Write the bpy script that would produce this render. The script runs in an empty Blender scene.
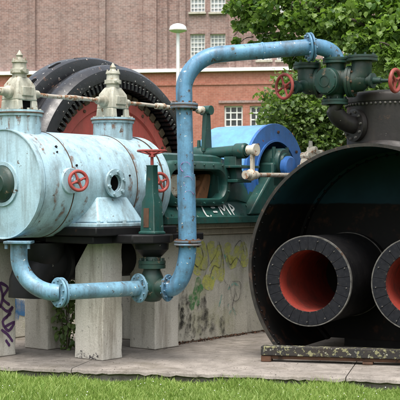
import bpy, bmesh, math, random
import numpy as np
from mathutils import Vector, Matrix
random.seed(7); rng = np.random.default_rng(11)
PI = math.pi
S = bpy.context.scene
COL = S.collection

# ------------------------------------------------------------------ camera, world, sun, exposure
F, EYE = 1200.0, 1.6                       # focal length in photo pixels (400 px wide), eye height over the slab
cam = bpy.data.cameras.new('camera'); co = bpy.data.objects.new('camera', cam); COL.objects.link(co)
co.location = (0, 0, EYE); co.rotation_euler = (PI/2, 0, 0)
cam.sensor_width = 36; cam.lens = F/400*36; cam.clip_start = 0.1; cam.clip_end = 3000
cam.dof.use_dof = True; cam.dof.focus_distance = 12.2; cam.dof.aperture_fstop = 9
S.camera = co
w = bpy.data.worlds.new('World'); S.world = w; w.use_nodes = True
nt = w.node_tree; nt.nodes.clear()
sky = nt.nodes.new('ShaderNodeTexSky'); sky.sky_type = 'NISHITA'; sky.sun_disc = False
SUN_EL, SUN_AZ = math.radians(67), math.radians(188)      # azimuth clockwise from +Y: high, behind the camera
sky.sun_elevation = SUN_EL; sky.sun_rotation = SUN_AZ
sky.air_density = 1.6; sky.dust_density = 5.0; sky.ozone_density = 1.0
bg = nt.nodes.new('ShaderNodeBackground'); bg.inputs[1].default_value = 0.15
hs = nt.nodes.new('ShaderNodeHueSaturation'); hs.inputs['Saturation'].default_value = 0.45
ow = nt.nodes.new('ShaderNodeOutputWorld')
nt.links.new(sky.outputs[0], hs.inputs['Color']); nt.links.new(hs.outputs[0], bg.inputs[0]); nt.links.new(bg.outputs[0], ow.inputs[0])
sl = bpy.data.lights.new('sun', 'SUN'); sl.energy = 1.2; sl.angle = math.radians(35); sl.color = (1, 0.96, 0.9)
so = bpy.data.objects.new('sun', sl); COL.objects.link(so)
sd = Vector((math.sin(SUN_AZ)*math.cos(SUN_EL), math.cos(SUN_AZ)*math.cos(SUN_EL), math.sin(SUN_EL)))
so.rotation_euler = sd.to_track_quat('Z', 'Y').to_euler(); so.location = (0, 0, 30)
vs = S.view_settings; vs.view_transform = 'Standard'; vs.look = 'None'; vs.exposure = 1.2; vs.gamma = 1; vs.use_curve_mapping = False
S.render.engine = 'CYCLES'; S.render.resolution_x = S.render.resolution_y = 1024
S.cycles.max_bounces = 6

# ------------------------------------------------------------------ helpers
def at(px, py, Y):                        # a photo pixel at depth Y -> world point
    return Vector(((px-200)/F*Y, Y, EYE-(py-200)/F*Y))
def basis(axis):
    a = Vector(axis).normalized()
    t = Vector((0, 0, 1)) if abs(a.z) < 0.9 else Vector((0, 1, 0))
    u = t.cross(a).normalized(); v = a.cross(u).normalized()
    return a, u, v
class MB:
    def __init__(s): s.v = []; s.f = []
    def add(s, vs, fs):
        n = len(s.v); s.v += [tuple(p) for p in vs]; s.f += [tuple(i+n for i in f) for f in fs]; return s
    def box(s, x0, x1, y0, y1, z0, z1):
        return s.add([(x0,y0,z0),(x1,y0,z0),(x1,y1,z0),(x0,y1,z0),(x0,y0,z1),(x1,y0,z1),(x1,y1,z1),(x0,y1,z1)],
                     [(0,3,2,1),(4,5,6,7),(0,1,5,4),(1,2,6,5),(2,3,7,6),(3,0,4,7)])
    def bar(s, p0, p1, w, h, up=(0,0,1)):
        p0, p1 = Vector(p0), Vector(p1); a = (p1-p0).normalized(); u = Vector(up).cross(a).normalized(); v = a.cross(u)
        P = []
        for p in (p0, p1):
            for (i, j) in ((-1,-1),(1,-1),(1,1),(-1,1)): P.append(p+u*w/2*i+v*h/2*j)
        return s.add(P, [(0,1,2,3),(7,6,5,4),(0,4,5,1),(1,5,6,2),(2,6,7,3),(3,7,4,0)])
    def lathe(s, o, axis, prof, seg=32, a0=0, a1=2*PI, closed=None):
        o = Vector(o); a, u, v = basis(axis); full = abs(a1-a0-2*PI) < 1e-6
        n = seg if full else seg+1
        P = []; idx = []
        for (t, r) in prof:
            if r < 1e-6: idx.append([len(P)]); P.append(o+a*t)
            else:
                row = []
                for k in range(n):
                    q = a0+(a1-a0)*k/seg; row.append(len(P)); P.append(o+a*t+(u*math.cos(q)+v*math.sin(q))*r)
                idx.append(row)
        fs = []
        for A, B in zip(idx, idx[1:]):
            for k in range(seg):
                k2 = (k+1) % n if full else k+1
                if len(A) == 1 and len(B) == 1: continue
                if len(A) == 1: fs.append((A[0], B[k], B[k2]))
                elif len(B) == 1: fs.append((A[k], B[0], A[k2]))
                else: fs.append((A[k], B[k], B[k2], A[k2]))
        return s.add(P, fs)
    def cyl(s, p0, p1, r0, r1=None, seg=24):
        p0, p1 = Vector(p0), Vector(p1); L = (p1-p0).length; r1 = r0 if r1 is None else r1
        return s.lathe(p0, p1-p0, [(0,0),(0,r0),(L,r1),(L,0)], seg)
    def ring(s, o, axis, t0, t1, ri, ro, seg=32):
        return s.lathe(o, axis, [(t0,ri),(t0,ro),(t1,ro),(t1,ri),(t0,ri)], seg)
    def torus(s, o, axis, R, r, n=32, m=8, sq=1.0):
        return s.lathe(o, axis, [(r*sq*math.sin(2*PI*k/m), R+r*math.cos(2*PI*k/m)) for k in range(m+1)], n)
    def sphere(s, o, r, seg=16, sc=1.0, axis=(0,0,1), half=False):
        n = 8
        lo = 0 if half else -PI/2
        pr = [(r*sc*math.sin(lo+(PI/2-lo)*k/n), max(0, r*math.cos(lo+(PI/2-lo)*k/n)) if k < n else 0) for k in range(n+1)]
        if not half: pr[0] = (-r*sc, 0)
        return s.lathe(o, axis, pr, seg)
    def tube(s, path, r, seg=20):
        path = [Vector(p) for p in path]; n = len(path); rr = r if isinstance(r, (list, tuple)) else [r]*n
        t0 = (path[1]-path[0]).normalized(); _, u, v = basis(t0); P = []; pt = t0
        for i, p in enumerate(path):
            t = ((path[min(i+1,n-1)]-p).normalized()+(p-path[max(i-1,0)]).normalized()).normalized()
            q = pt.rotation_difference(t); u = q @ u; v = q @ v; pt = t
            for k in range(seg): P.append(p+(u*math.cos(2*PI*k/seg)+v*math.sin(2*PI*k/seg))*rr[i])
        fs = [(i*seg+k, i*seg+(k+1)%seg, (i+1)*seg+(k+1)%seg, (i+1)*seg+k) for i in range(n-1) for k in range(seg)]
        fs += [tuple(reversed(range(seg))), tuple((n-1)*seg+k for k in range(seg))]
        return s.add(P, fs)
    def sweep(s, secs, close=True):       # list of equal-length closed sections
        m = len(secs[0]); P = [p for c in secs for p in c]
        fs = [(i*m+k, i*m+(k+1)%m, (i+1)*m+(k+1)%m, (i+1)*m+k) for i in range(len(secs)-1) for k in range(m)]
        if close: fs += [tuple(reversed(range(m))), tuple((len(secs)-1)*m+k for k in range(m))]
        return s.add(P, fs)
    def prism(s, poly, d):                # poly of 3D points, extruded by vector d
        d = Vector(d); return s.sweep([[Vector(p) for p in poly], [Vector(p)+d for p in poly]])
    def build(s, name, mat, parent=None, world=False, bevel=0, sharp=35, smooth=True, kind=None, label=None, recalc=True):
        me = bpy.data.meshes.new(name)
        V = s.v
        if world and parent is not None:
            root = parent
            while root.parent: root = root.parent
            M = Matrix.LocRotScale(root.location, root.rotation_euler, None).inverted(); V = [M @ Vector(p) for p in V]
        me.from_pydata(V, [], s.f)
        if recalc:
            bm = bmesh.new(); bm.from_mesh(me); bmesh.ops.recalc_face_normals(bm, faces=bm.faces); bm.to_mesh(me); bm.free()
        if smooth: me.shade_smooth(); me.set_sharp_from_angle(angle=math.radians(sharp))
        me.materials.append(mat)
        o = bpy.data.objects.new(name, me); COL.objects.link(o)
        if parent is not None: o.parent = parent
        if bevel:
            b = o.modifiers.new('bevel', 'BEVEL'); b.width = bevel; b.segments = 2; b.limit_method = 'ANGLE'; b.angle_limit = math.radians(40)
        if kind: o['kind'] = kind
        if label: o['label'] = label
        return o
def thing(name, label, cat, loc=(0,0,0), rz=0, group=None):
    o = bpy.data.objects.new(name, None); COL.objects.link(o); o.location = loc; o.rotation_euler = (0, 0, rz)
    o.empty_display_size = 0.2
    o['label'] = label; o['category'] = cat
    if group: o['group'] = group
    return o
def share(o, parent, loc, rot=None, name=None):       # another object with the same mesh
    c = o.copy(); c.parent = parent; c.location = loc
    if rot is not None: c.rotation_euler = rot
    COL.objects.link(c); return c
def arc(p0, p1, p2, n=10):               # quarter-bend like rounded corner from p0 over corner p1 to p2
    p0, p1, p2 = Vector(p0), Vector(p1), Vector(p2); c = p0+p2-p1; out = []
    for k in range(n+1):
        q = PI/2*k/n; out.append(c+(p1-p2)*math.cos(q)+(p1-p0)*math.sin(q))
    return out
def catmull(pts, n=6):
    P = [Vector(p) for p in pts]; out = []
    for i in range(len(P)-1):
        a = P[max(i-1,0)]; b = P[i]; c = P[i+1]; d = P[min(i+2,len(P)-1)]
        for k in range(n):
            t = k/n
            out.append(0.5*((2*b)+(c-a)*t+(2*a-5*b+4*c-d)*t*t+(3*b-a-3*c+d)*t**3))
    out.append(P[-1]); return out

# ------------------------------------------------------------------ materials
def srgb(r, g, b):
    f = lambda c: c/12.92 if c <= 0.04045 else ((c+0.055)/1.055)**2.4
    return (f(r/255), f(g/255), f(b/255), 1)
def newmat(name):
    m = bpy.data.materials.new(name); m.use_nodes = True; t = m.node_tree; b = t.nodes['Principled BSDF']; return m, t, b
def N(t, typ, **kw):
    n = t.nodes.new(typ)
    for k, v in kw.items():
        if k in n.inputs: n.inputs[k].default_value = v
        else: setattr(n, k, v)
    return n
def noise(t, vec, scale, detail=4, rough=0.55, stretch=None):
    if stretch:
        mp = N(t, 'ShaderNodeMapping'); mp.inputs['Scale'].default_value = stretch; t.links.new(vec, mp.inputs['Vector']); vec = mp.outputs[0]
    n = N(t, 'ShaderNodeTexNoise'); n.inputs['Scale'].default_value = scale; n.inputs['Detail'].default_value = detail; n.inputs['Roughness'].default_value = rough
    t.links.new(vec, n.inputs['Vector']); return n.outputs['Fac']
def ramp(t, fac, a, b, lo=0.0, hi=1.0):
    r = N(t, 'ShaderNodeMapRange'); r.inputs['From Min'].default_value = a; r.inputs['From Max'].default_value = b
    r.inputs['To Min'].default_value = lo; r.inputs['To Max'].default_value = hi
    t.links.new(fac, r.inputs['Value']); return r.outputs[0]
def mixc(t, fac, A, B, mode='MIX'):
    n = N(t, 'ShaderNodeMix', data_type='RGBA', blend_type=mode)
    for i, x in ((6, A), (7, B)):
        if hasattr(x, 'links'): t.links.new(x, n.inputs[i])
        else: n.inputs[i].default_value = x if len(x) == 4 else (*x, 1)
    if hasattr(fac, 'links'): t.links.new(fac, n.inputs[0])
    else: n.inputs[0].default_value = fac
    return n.outputs[2]
def mul(t, a, b):
    n = N(t, 'ShaderNodeMath', operation='MULTIPLY')
    for i, x in enumerate((a, b)):
        if hasattr(x, 'links'): t.links.new(x, n.inputs[i])
        else: n.inputs[i].default_value = x
    return n.outputs[0]
def bump(t, b, h, strength=0.3, dist=0.01):
    n = N(t, 'ShaderNodeBump'); n.inputs['Strength'].default_value = strength; n.inputs['Distance'].default_value = dist
    t.links.new(h, n.inputs['Height']); t.links.new(n.outputs[0], b.inputs['Normal'])
RUST = (0.16, 0.055, 0.02, 1)
def paint(name, c1, c2, chip=0.35, chipcol=RUST, rough=0.5, scale=3.0, streak=0.3, dirt=(0.06, 0.05, 0.035, 1), chipscale=9, speck=0.0, speckcol=(0.6, 0.58, 0.5, 1), spec=0.4, blotch=0.2):
    m, t, b = newmat(name); tc = N(t, 'ShaderNodeTexCoord').outputs['Object']
    c = mixc(t, ramp(t, noise(t, tc, scale, 6, 0.6), 0.3, 0.7), c1, c2)
    st = ramp(t, noise(t, tc, 5, 6, 0.65, (2.2, 2.2, 0.22)), 0.46, 0.72)
    c = mixc(t, mul(t, st, streak), c, dirt)
    bl = ramp(t, noise(t, tc, 2.6, 8, 0.7), 0.50, 0.68)
    c = mixc(t, mul(t, bl, blotch), c, dirt)
    fine = noise(t, tc, chipscale*5, 3, 0.6)
    c = mixc(t, ramp(t, fine, 0.35, 0.75, 0, 0.22), c, dirt)
    cn = noise(t, tc, chipscale, 8, 0.68)
    cm = ramp(t, cn, 0.70-chip*0.2, 0.73-chip*0.2)
    c = mixc(t, cm, c, chipcol)
    if speck:
        sn = noise(t, tc, 22, 4, 0.6); c = mixc(t, ramp(t, sn, 0.72-speck*0.1, 0.75-speck*0.1), c, speckcol)
    t.links.new(c, b.inputs['Base Color'])
    t.links.new(ramp(t, cn, 0.3, 0.7, rough-0.1, rough+0.25), b.inputs['Roughness'])
    b.inputs['Specular IOR Level'].default_value = spec
    bump(t, b, cn, 0.35, 0.008)
    return m
def concrete(name, c1, c2, stain=(0.09, 0.08, 0.065, 1), stain_amt=0.5, moss=None, scale=2.0, pit=0.4):
    m, t, b = newmat(name); tc = N(t, 'ShaderNodeTexCoord').outputs['Object']
    c = mixc(t, ramp(t, noise(t, tc, scale, 8, 0.65), 0.3, 0.7), c1, c2)
    st = ramp(t, noise(t, tc, 3.2, 6, 0.65, (2.5, 2.5, 0.3)), 0.5, 0.72)
    c = mixc(t, mul(t, st, stain_amt), c, stain)
    g = noise(t, tc, 60, 4, 0.7); c = mixc(t, ramp(t, g, 0.45, 0.75, 0, 0.35), c, stain)
    p = noise(t, tc, 26, 3, 0.5); c = mixc(t, ramp(t, p, 0.66, 0.72, 0, pit), c, (0.05, 0.045, 0.04, 1))
    if moss:
        mo = ramp(t, noise(t, tc, 1.6, 6, 0.7), 0.52, 0.68, 0, 0.7); c = mixc(t, mo, c, moss)
    t.links.new(c, b.inputs['Base Color']); b.inputs['Roughness'].default_value = 0.92; b.inputs['Specular IOR Level'].default_value = 0.2
    h = N(t, 'ShaderNodeMath', operation='ADD'); t.links.new(g, h.inputs[0]); t.links.new(noise(t, tc, 9, 6, 0.6), h.inputs[1])
    bump(t, b, h.outputs[0], 0.45, 0.012)
    return m
def flat(name, c, rough=0.6, metal=0, var=0.25, scale=20):
    m, t, b = newmat(name); tc = N(t, 'ShaderNodeTexCoord').outputs['Object']
    d = tuple(x*(1-var) for x in c[:3])+(1,)
    t.links.new(mixc(t, ramp(t, noise(t, tc, scale, 4, 0.6), 0.3, 0.7), c, d), b.inputs['Base Color'])
    b.inputs['Roughness'].default_value = rough; b.inputs['Metallic'].default_value = metal
    return m
M = {}
M['pale_blue'] = paint('pale_blue_paint', (0.40, 0.56, 0.635, 1), (0.30, 0.46, 0.545, 1), 0.36, (0.09, 0.065, 0.05, 1), 0.33, 2.2, 0.62, (0.10, 0.10, 0.085, 1), 11, 0.25, blotch=0.5)
M['inlet_blue'] = paint('inlet_blue_paint', (0.19, 0.36, 0.47, 1), (0.12, 0.265, 0.375, 1), 0.45, (0.07, 0.06, 0.05, 1), 0.34, 3.0, 0.8, (0.055, 0.065, 0.065, 1), 12, 0.5, blotch=0.75)
M['pipe_blue'] = paint('pipe_blue_paint', (0.125, 0.29, 0.44, 1), (0.07, 0.195, 0.33, 1), 0.48, (0.06, 0.05, 0.04, 1), 0.34, 3.0, 0.8, (0.04, 0.05, 0.055, 1), 12, 0.5, blotch=0.8)
M['guard_blue'] = paint('guard_blue_paint', (0.035, 0.16, 0.48, 1), (0.03, 0.13, 0.40, 1), 0.32, RUST, 0.4, 2.0, 0.3, (0.04, 0.05, 0.07, 1), 11, blotch=0.4)
M['guard_blue_lit'] = paint('guard_blue_lit_paint', (0.15, 0.38, 0.66, 1), (0.11, 0.31, 0.58, 1), 0.25, RUST, 0.4, 2.0, 0.35, (0.1, 0.13, 0.16, 1), 11, blotch=0.4)  # lit copy of the guard's blue: light on the top put into the colour
M['green'] = paint('engine_green_paint', (0.014, 0.075, 0.063, 1), (0.008, 0.045, 0.040, 1), 0.34, (0.07, 0.055, 0.035, 1), 0.30, 3.5, 0.5, (0.03, 0.038, 0.03, 1), 12, 0.3, (0.16, 0.2, 0.18, 1), blotch=0.5)
M['valve_green'] = paint('valve_green_paint', (0.010, 0.047, 0.037, 1), (0.005, 0.024, 0.02, 1), 0.45, (0.075, 0.058, 0.036, 1), 0.38, 5, 0.5, (0.03, 0.03, 0.02, 1), 11, 0.35, (0.22, 0.23, 0.18, 1), blotch=0.5)
M['black'] = paint('black_paint', (0.005, 0.005, 0.006, 1), (0.009, 0.009, 0.010, 1), 0.2, (0.035, 0.02, 0.012, 1), 0.40, 3, 0.3, (0.014, 0.012, 0.011, 1), 8, 0.12, (0.14, 0.13, 0.11, 1), spec=0.2)
M['ring_black'] = paint('generator_black_paint', (0.007, 0.0075, 0.01, 1), (0.014, 0.0145, 0.017, 1), 0.42, (0.10, 0.05, 0.03, 1), 0.26, 3, 0.2, (0.02, 0.018, 0.017, 1), 11, 0.55, (0.45, 0.43, 0.4, 1), spec=0.5)
M['red'] = paint('red_paint', (0.32, 0.045, 0.038, 1), (0.25, 0.038, 0.032, 1), 0.32, (0.10, 0.04, 0.03, 1), 0.5, 4, 0.35)
M['disc_red'] = paint('rotor_red_paint', (0.44, 0.085, 0.07, 1), (0.36, 0.07, 0.06, 1), 0.32, (0.12, 0.05, 0.035, 1), 0.55, 1.5, 0.35)
M['flue_red'] = paint('flue_red_lead', (0.30, 0.034, 0.02, 1), (0.21, 0.024, 0.015, 1), 0.38, (0.06, 0.022, 0.015, 1), 0.65, 5, 0.5, (0.04, 0.018, 0.013, 1), 10, blotch=0.6)
M['chest'] = paint('grey_white_paint', (0.46, 0.45, 0.38, 1), (0.36, 0.35, 0.29, 1), 0.45, (0.17, 0.11, 0.06, 1), 0.6, 7, 0.7, (0.11, 0.095, 0.06, 1), 12, blotch=0.7)
M['rod'] = paint('rusty_rod', (0.42, 0.39, 0.33, 1), (0.34, 0.3, 0.25, 1), 0.9, (0.2, 0.10, 0.05, 1), 0.6, 12, 0.2, chipscale=14)
M['rust'] = paint('rust', (0.11, 0.05, 0.026, 1), (0.065, 0.033, 0.021, 1), 0.5, (0.035, 0.022, 0.016, 1), 0.85, 9, 0.4)
M['orange'] = paint('rusty_orange', (0.30, 0.13, 0.055, 1), (0.18, 0.08, 0.035, 1), 0.5, (0.06, 0.035, 0.02, 1), 0.75, 8, 0.4)
M['pole'] = paint('pole_piece_brown', (0.11, 0.075, 0.03, 1), (0.035, 0.028, 0.018, 1), 0.5, (0.012, 0.01, 0.008, 1), 0.7, 6, 0.5)
M['rusty_flange'] = paint('rusty_flange', (0.14, 0.10, 0.07, 1), (0.12, 0.24, 0.36, 1), 0.6, (0.13, 0.055, 0.025, 1), 0.7, 9, 0.5, (0.05, 0.04, 0.03, 1), 12)
M['cream'] = paint('cream_paint', (0.62, 0.58, 0.48, 1), (0.5, 0.45, 0.36, 1), 0.75, (0.24, 0.13, 0.07, 1), 0.7, 9, 0.3, chipscale=14)
M['seam'] = paint('rusty_seam', (0.022, 0.017, 0.014, 1), (0.10, 0.05, 0.028, 1), 0.4, (0.015, 0.012, 0.01, 1), 0.8, 6, 0.2)
M['pier'] = concrete('pier_concrete', (0.60, 0.575, 0.52, 1), (0.50, 0.475, 0.42, 1), (0.17, 0.145, 0.11, 1), 0.7)
M['wall_concrete'] = concrete('foundation_concrete', (0.58, 0.56, 0.485, 1), (0.45, 0.435, 0.37, 1), (0.15, 0.14, 0.12, 1), 0.6, (0.34, 0.345, 0.2, 1))
M['ledge'] = concrete('ledge_concrete', (0.50, 0.47, 0.40, 1), (0.40, 0.37, 0.31, 1), (0.1, 0.09, 0.07, 1), 0.6)
M['slab'] = concrete('slab_concrete', (0.30, 0.27, 0.24, 1), (0.15, 0.135, 0.118, 1), (0.07, 0.058, 0.05, 1), 0.55, (0.11, 0.095, 0.07, 1), 3.6, 0.85)
M['beam'] = paint('lichen_beam', (0.016, 0.017, 0.018, 1), (0.028, 0.027, 0.025, 1), 0.80, (0.19, 0.185, 0.10, 1), 0.85, 6, 0.5, (0.035, 0.025, 0.018, 1), chipscale=17, speck=1.1, speckcol=(0.26, 0.26, 0.21, 1), blotch=0.6)
M['gasket'] = paint('gasket_grey', (0.008, 0.009, 0.012, 1), (0.016, 0.017, 0.021, 1), 0.36, (0.055, 0.048, 0.038, 1), 0.75, 25, 0.4, (0.015, 0.014, 0.015, 1), chipscale=18, speck=0.3, spec=0.12, blotch=0.4)
M['edge'] = paint('worn_edge', (0.022, 0.021, 0.02, 1), (0.14, 0.135, 0.125, 1), 0.5, (0.06, 0.035, 0.022, 1), 0.7, 14, 0.2)
M['dark'] = flat('near_black', (0.004, 0.004, 0.004, 1), 0.9); M['dark'].node_tree.nodes['Principled BSDF'].inputs['Specular IOR Level'].default_value = 0.05  # near black; on port, bonnets and vents it paints in the shade of holes
M['white'] = flat('white_paint', (0.75, 0.75, 0.73, 1), 0.6, 0, 0.12, 3)
M['lampwhite'] = flat('lamp_white_metal', (0.72, 0.73, 0.73, 1), 0.35, 0, 0.08, 6)
M['bark'] = paint('bark', (0.09, 0.07, 0.05, 1), (0.055, 0.045, 0.035, 1), 0.5, (0.13, 0.12, 0.09, 1), 0.9, 8, 0.5, chipscale=14)
M['ggreen'] = flat('graffiti_green', (0.05, 0.24, 0.07, 1), 0.6)
M['gpurple'] = flat('graffiti_purple', (0.09, 0.035, 0.12, 1), 0.6)
M['gwhite'] = flat('graffiti_white', (0.55, 0.58, 0.56, 1), 0.6, 0, 0.4)
def worn(name, c, cover=0.5, scale=9, amax=0.85):      # sprayed paint that has flaked away in places
    m, t, b = newmat(name); tc = N(t, 'ShaderNodeTexCoord').outputs['Object']
    b.inputs['Base Color'].default_value = c; b.inputs['Roughness'].default_value = 0.8
    a = ramp(t, noise(t, tc, scale, 8, 0.7), 0.60-cover*0.3, 0.82-cover*0.3, 0, amax)
    t.links.new(a, b.inputs['Alpha']); return m
M['gpink'] = worn('faded_pink_spray', (0.34, 0.18, 0.42, 1), 0.6, 25)
M['gyellow'] = worn('faded_yellow_spray', (0.58, 0.59, 0.14, 1), 0.85, 12, 0.75)
M['gleaf'] = worn('faded_green_spray', (0.07, 0.25, 0.08, 1), 0.72, 14, 0.8)
M['gteal'] = worn('faded_teal_spray', (0.08, 0.38, 0.33, 1), 0.6, 14, 0.8)
M['gline'] = worn('faded_dark_spray', (0.035, 0.03, 0.04, 1), 0.8)
M['grust'] = worn('rust_run', (0.20, 0.085, 0.035, 1), 0.55, 16)
M['dome'] = paint('dome_black', (0.012, 0.011, 0.011, 1), (0.022, 0.019, 0.018, 1), 0.35, (0.05, 0.032, 0.022, 1), 0.40, 3, 0.6, (0.038, 0.03, 0.025, 1), 8, 0.2, (0.18, 0.17, 0.15, 1), spec=0.35)
M['rim'] = paint('rim_black', (0.009, 0.009, 0.009, 1), (0.03, 0.028, 0.026, 1), 0.6, (0.07, 0.048, 0.036, 1), 0.6, 14, 0.2, spec=0.3)
M['gblue'] = worn('faded_blue_spray', (0.03, 0.14, 0.32, 1), 0.8, 6)
M['soot'] = worn('black_mould', (0.02, 0.02, 0.018, 1), 0.5, 14, 0.8)

def brickmat(name, c1, c2, mortar, scale=1.0, contrast=0.5):
    m, t, b = newmat(name); tc = N(t, 'ShaderNodeTexCoord').outputs['Object']
    sp = N(t, 'ShaderNodeSeparateXYZ'); t.links.new(tc, sp.inputs[0])
    ad = N(t, 'ShaderNodeMath', operation='ADD'); t.links.new(sp.outputs[0], ad.inputs[0]); t.links.new(sp.outputs[1], ad.inputs[1])
    cb = N(t, 'ShaderNodeCombineXYZ'); t.links.new(ad.outputs[0], cb.inputs[0]); t.links.new(sp.outputs[2], cb.inputs[1])
    br = N(t, 'ShaderNodeTexBrick'); br.inputs['Scale'].default_value = 1
    br.inputs['Brick Width'].default_value = 0.25*scale; br.inputs['Row Height'].default_value = 0.085*scale
    br.inputs['Mortar Size'].default_value = 0.009*scale; br.inputs['Mortar Smooth'].default_value = 0.3; br.inputs['Bias'].default_value = -0.1
    br.inputs['Color1'].default_value = c1; br.inputs['Color2'].default_value = c2; br.inputs['Mortar'].default_value = mortar
    t.links.new(cb.outputs[0], br.inputs['Vector'])
    c = mixc(t, ramp(t, noise(t, tc, 0.35, 5, 0.6), 0.35, 0.7, 0, 0.35), br.outputs[0], mortar)
    c = mixc(t, ramp(t, noise(t, tc, 5, 4, 0.7), 0.45, 0.7, 0, contrast), c, tuple(x*0.45 for x in c1[:3])+(1,))
    c = mixc(t, ramp(t, noise(t, tc, 1.2, 5, 0.6, (1, 1, 0.15)), 0.5, 0.75, 0, 0.3), c, tuple(x*0.5 for x in c2[:3])+(1,))
    t.links.new(c, b.inputs['Base Color']); b.inputs['Roughness'].default_value = 0.95; b.inputs['Specular IOR Level'].default_value = 0.1
    bump(t, b, br.outputs['Fac'], -0.4, 0.01)
    return m
M['brick_up'] = brickmat('brown_brick', (0.275, 0.16, 0.14, 1), (0.165, 0.105, 0.097, 1), (0.37, 0.315, 0.295, 1), 1.0, 0.6)
M['brick_low'] = brickmat('red_brick', (0.36, 0.125, 0.085, 1), (0.28, 0.095, 0.065, 1), (0.36, 0.22, 0.18, 1), 1.0, 0.4)
def glassmat(name, c1, c2):
    m, t, b = newmat(name); tc = N(t, 'ShaderNodeTexCoord').outputs['Object']
    t.links.new(mixc(t, ramp(t, noise(t, tc, 3.0, 3, 0.6), 0.35, 0.65), c1, c2), b.inputs['Base Color'])
    b.inputs['Roughness'].default_value = 0.12; b.inputs['Specular IOR Level'].default_value = 0.6; return m
M['glass_up'] = glassmat('milky_glass', (0.22, 0.25, 0.27, 1), (0.36, 0.39, 0.4, 1))
M['glass_low'] = glassmat('dark_glass', (0.02, 0.025, 0.03, 1), (0.06, 0.07, 0.08, 1))
def leafmat(name, c1, c2, trans=0.35):
    m, t, b = newmat(name); tc = N(t, 'ShaderNodeTexCoord').outputs['Object']
    gi = N(t, 'ShaderNodeNewGeometry').outputs['Random Per Island']
    c = mixc(t, gi, c1, c2); c = mixc(t, ramp(t, noise(t, tc, 1.5, 4, 0.6), 0.35, 0.7, 0, 0.5), c, tuple(x*0.6 for x in c1[:3])+(1,))
    t.links.new(c, b.inputs['Base Color']); b.inputs['Roughness'].default_value = 0.45; b.inputs['Specular IOR Level'].default_value = 0.35
    tr = N(t, 'ShaderNodeBsdfTranslucent'); t.links.new(mixc(t, 0.5, c, (0.25, 0.45, 0.03, 1)), tr.inputs[0])
    ms = N(t, 'ShaderNodeMixShader'); ms.inputs[0].default_value = trans
    out = t.nodes['Material Output']; t.links.new(b.outputs[0], ms.inputs[1]); t.links.new(tr.outputs[0], ms.inputs[2]); t.links.new(ms.outputs[0], out.inputs[0])
    return m
M['leaf'] = leafmat('maple_leaf', (0.04, 0.105, 0.02, 1), (0.23, 0.33, 0.075, 1), 0.38)  # wide tone range: sunlit and dark leaves put into the colour
M['leaf2'] = leafmat('shrub_leaf', (0.05, 0.10, 0.03, 1), (0.19, 0.26, 0.09, 1), 0.36)
M['grass'] = leafmat('grass_blade', (0.14, 0.25, 0.035, 1), (0.36, 0.44, 0.13, 1), 0.32)
def lawnmat():
    m, t, b = newmat('lawn_soil'); tc = N(t, 'ShaderNodeTexCoord').outputs['Object']
    c = mixc(t, ramp(t, noise(t, tc, 3, 8, 0.7), 0.3, 0.7), (0.05, 0.11, 0.015, 1), (0.085, 0.15, 0.025, 1))
    t.links.new(c, b.inputs['Base Color']); b.inputs['Roughness'].default_value = 1; b.inputs['Specular IOR Level'].default_value = 0
    bump(t, b, noise(t, tc, 40, 6, 0.7), 0.8, 0.05); return m
M['lawn'] = lawnmat()
def boilermat():                              # black below the old water line, teal primer above it
    m, t, b = newmat('boiler_inside_paint'); tc = N(t, 'ShaderNodeTexCoord').outputs['Object']
    sp = N(t, 'ShaderNodeSeparateXYZ'); t.links.new(tc, sp.inputs[0])
    teal = mixc(t, ramp(t, noise(t, tc, 2.5, 6, 0.6), 0.3, 0.7), (0.010, 0.042, 0.062, 1), (0.005, 0.022, 0.034, 1))
    blk = mixc(t, ramp(t, noise(t, tc, 5, 9, 0.72), 0.54, 0.70), (0.004, 0.0038, 0.0038, 1), (0.045, 0.018, 0.009, 1))
    wob = N(t, 'ShaderNodeMath', operation='MULTIPLY_ADD'); t.links.new(noise(t, tc, 5, 3, 0.5), wob.inputs[0]); wob.inputs[1].default_value = 0.045; t.links.new(sp.outputs[2], wob.inputs[2])
    c = mixc(t, ramp(t, wob.outputs[0], 1.575, 1.592), blk, teal)
    t.links.new(c, b.inputs['Base Color']); b.inputs['Roughness'].default_value = 0.65; b.inputs['Specular IOR Level'].default_value = 0.2; bump(t, b, noise(t, tc, 12, 6, 0.6), 0.3, 0.008); return m
M['boiler_in'] = boilermat()

# ------------------------------------------------------------------ setting: lawn, slab
g = MB(); g.add([(-200,-60,-0.12),(200,-60,-0.12),(200,300,-0.12),(-200,300,-0.12)], [(0,1,2,3)])
lawn = g.build('lawn', M['lawn']); lawn['kind'] = 'structure'
EA = math.atan2(-0.84, 3.72)                 # the slab's front edge runs a little towards the camera on the right
ed = Vector((math.cos(EA), math.sin(EA), 0)); en = Vector((-math.sin(EA), math.cos(EA), 0)); eo = Vector((0, 11.11, 0))
slab = bpy.data.objects.new('pavement', None); COL.objects.link(slab); slab['kind'] = 'structure'
slab.location = eo; slab.rotation_euler = (0, 0, EA)
def slab_panel(x0, x1, y0, y1):
    # panel with a slightly ragged front arris
    nx = max(2, int((x1-x0)/0.06)); m = MB(); top = []; P = []
    rag = y0 < 0.01
    for k in range(nx+1):
        x = x0+(x1-x0)*k/nx
        a = random.uniform(0, 0.014)+0.006*math.sin(x*5.1)+0.006*math.sin(x*13.7+1)+0.025*(random.random() < 0.06) if rag else 0
        b = random.uniform(0.0, 0.02) if rag else 0
        u_ = 0.06 if rag else 0
        P.append([(x, y0+u_+a*0.5, -0.3), (x, y0+u_+a*0.5, -0.05-b), (x, y0+a*0.7, -0.028-b), (x, y0+a*0.7+0.006, -0.008-b*0.5), (x, y0+0.03+a, 0.0), (x, y1, 0.0), (x, y1, -0.3)])
    m.sweep(P); return m.build('slab_panel', M['slab'], slab, sharp=30)
rows = [(0.0, 1.55), (1.56, 3.4), (3.41, 5.6), (5.61, 8.2)]
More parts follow.
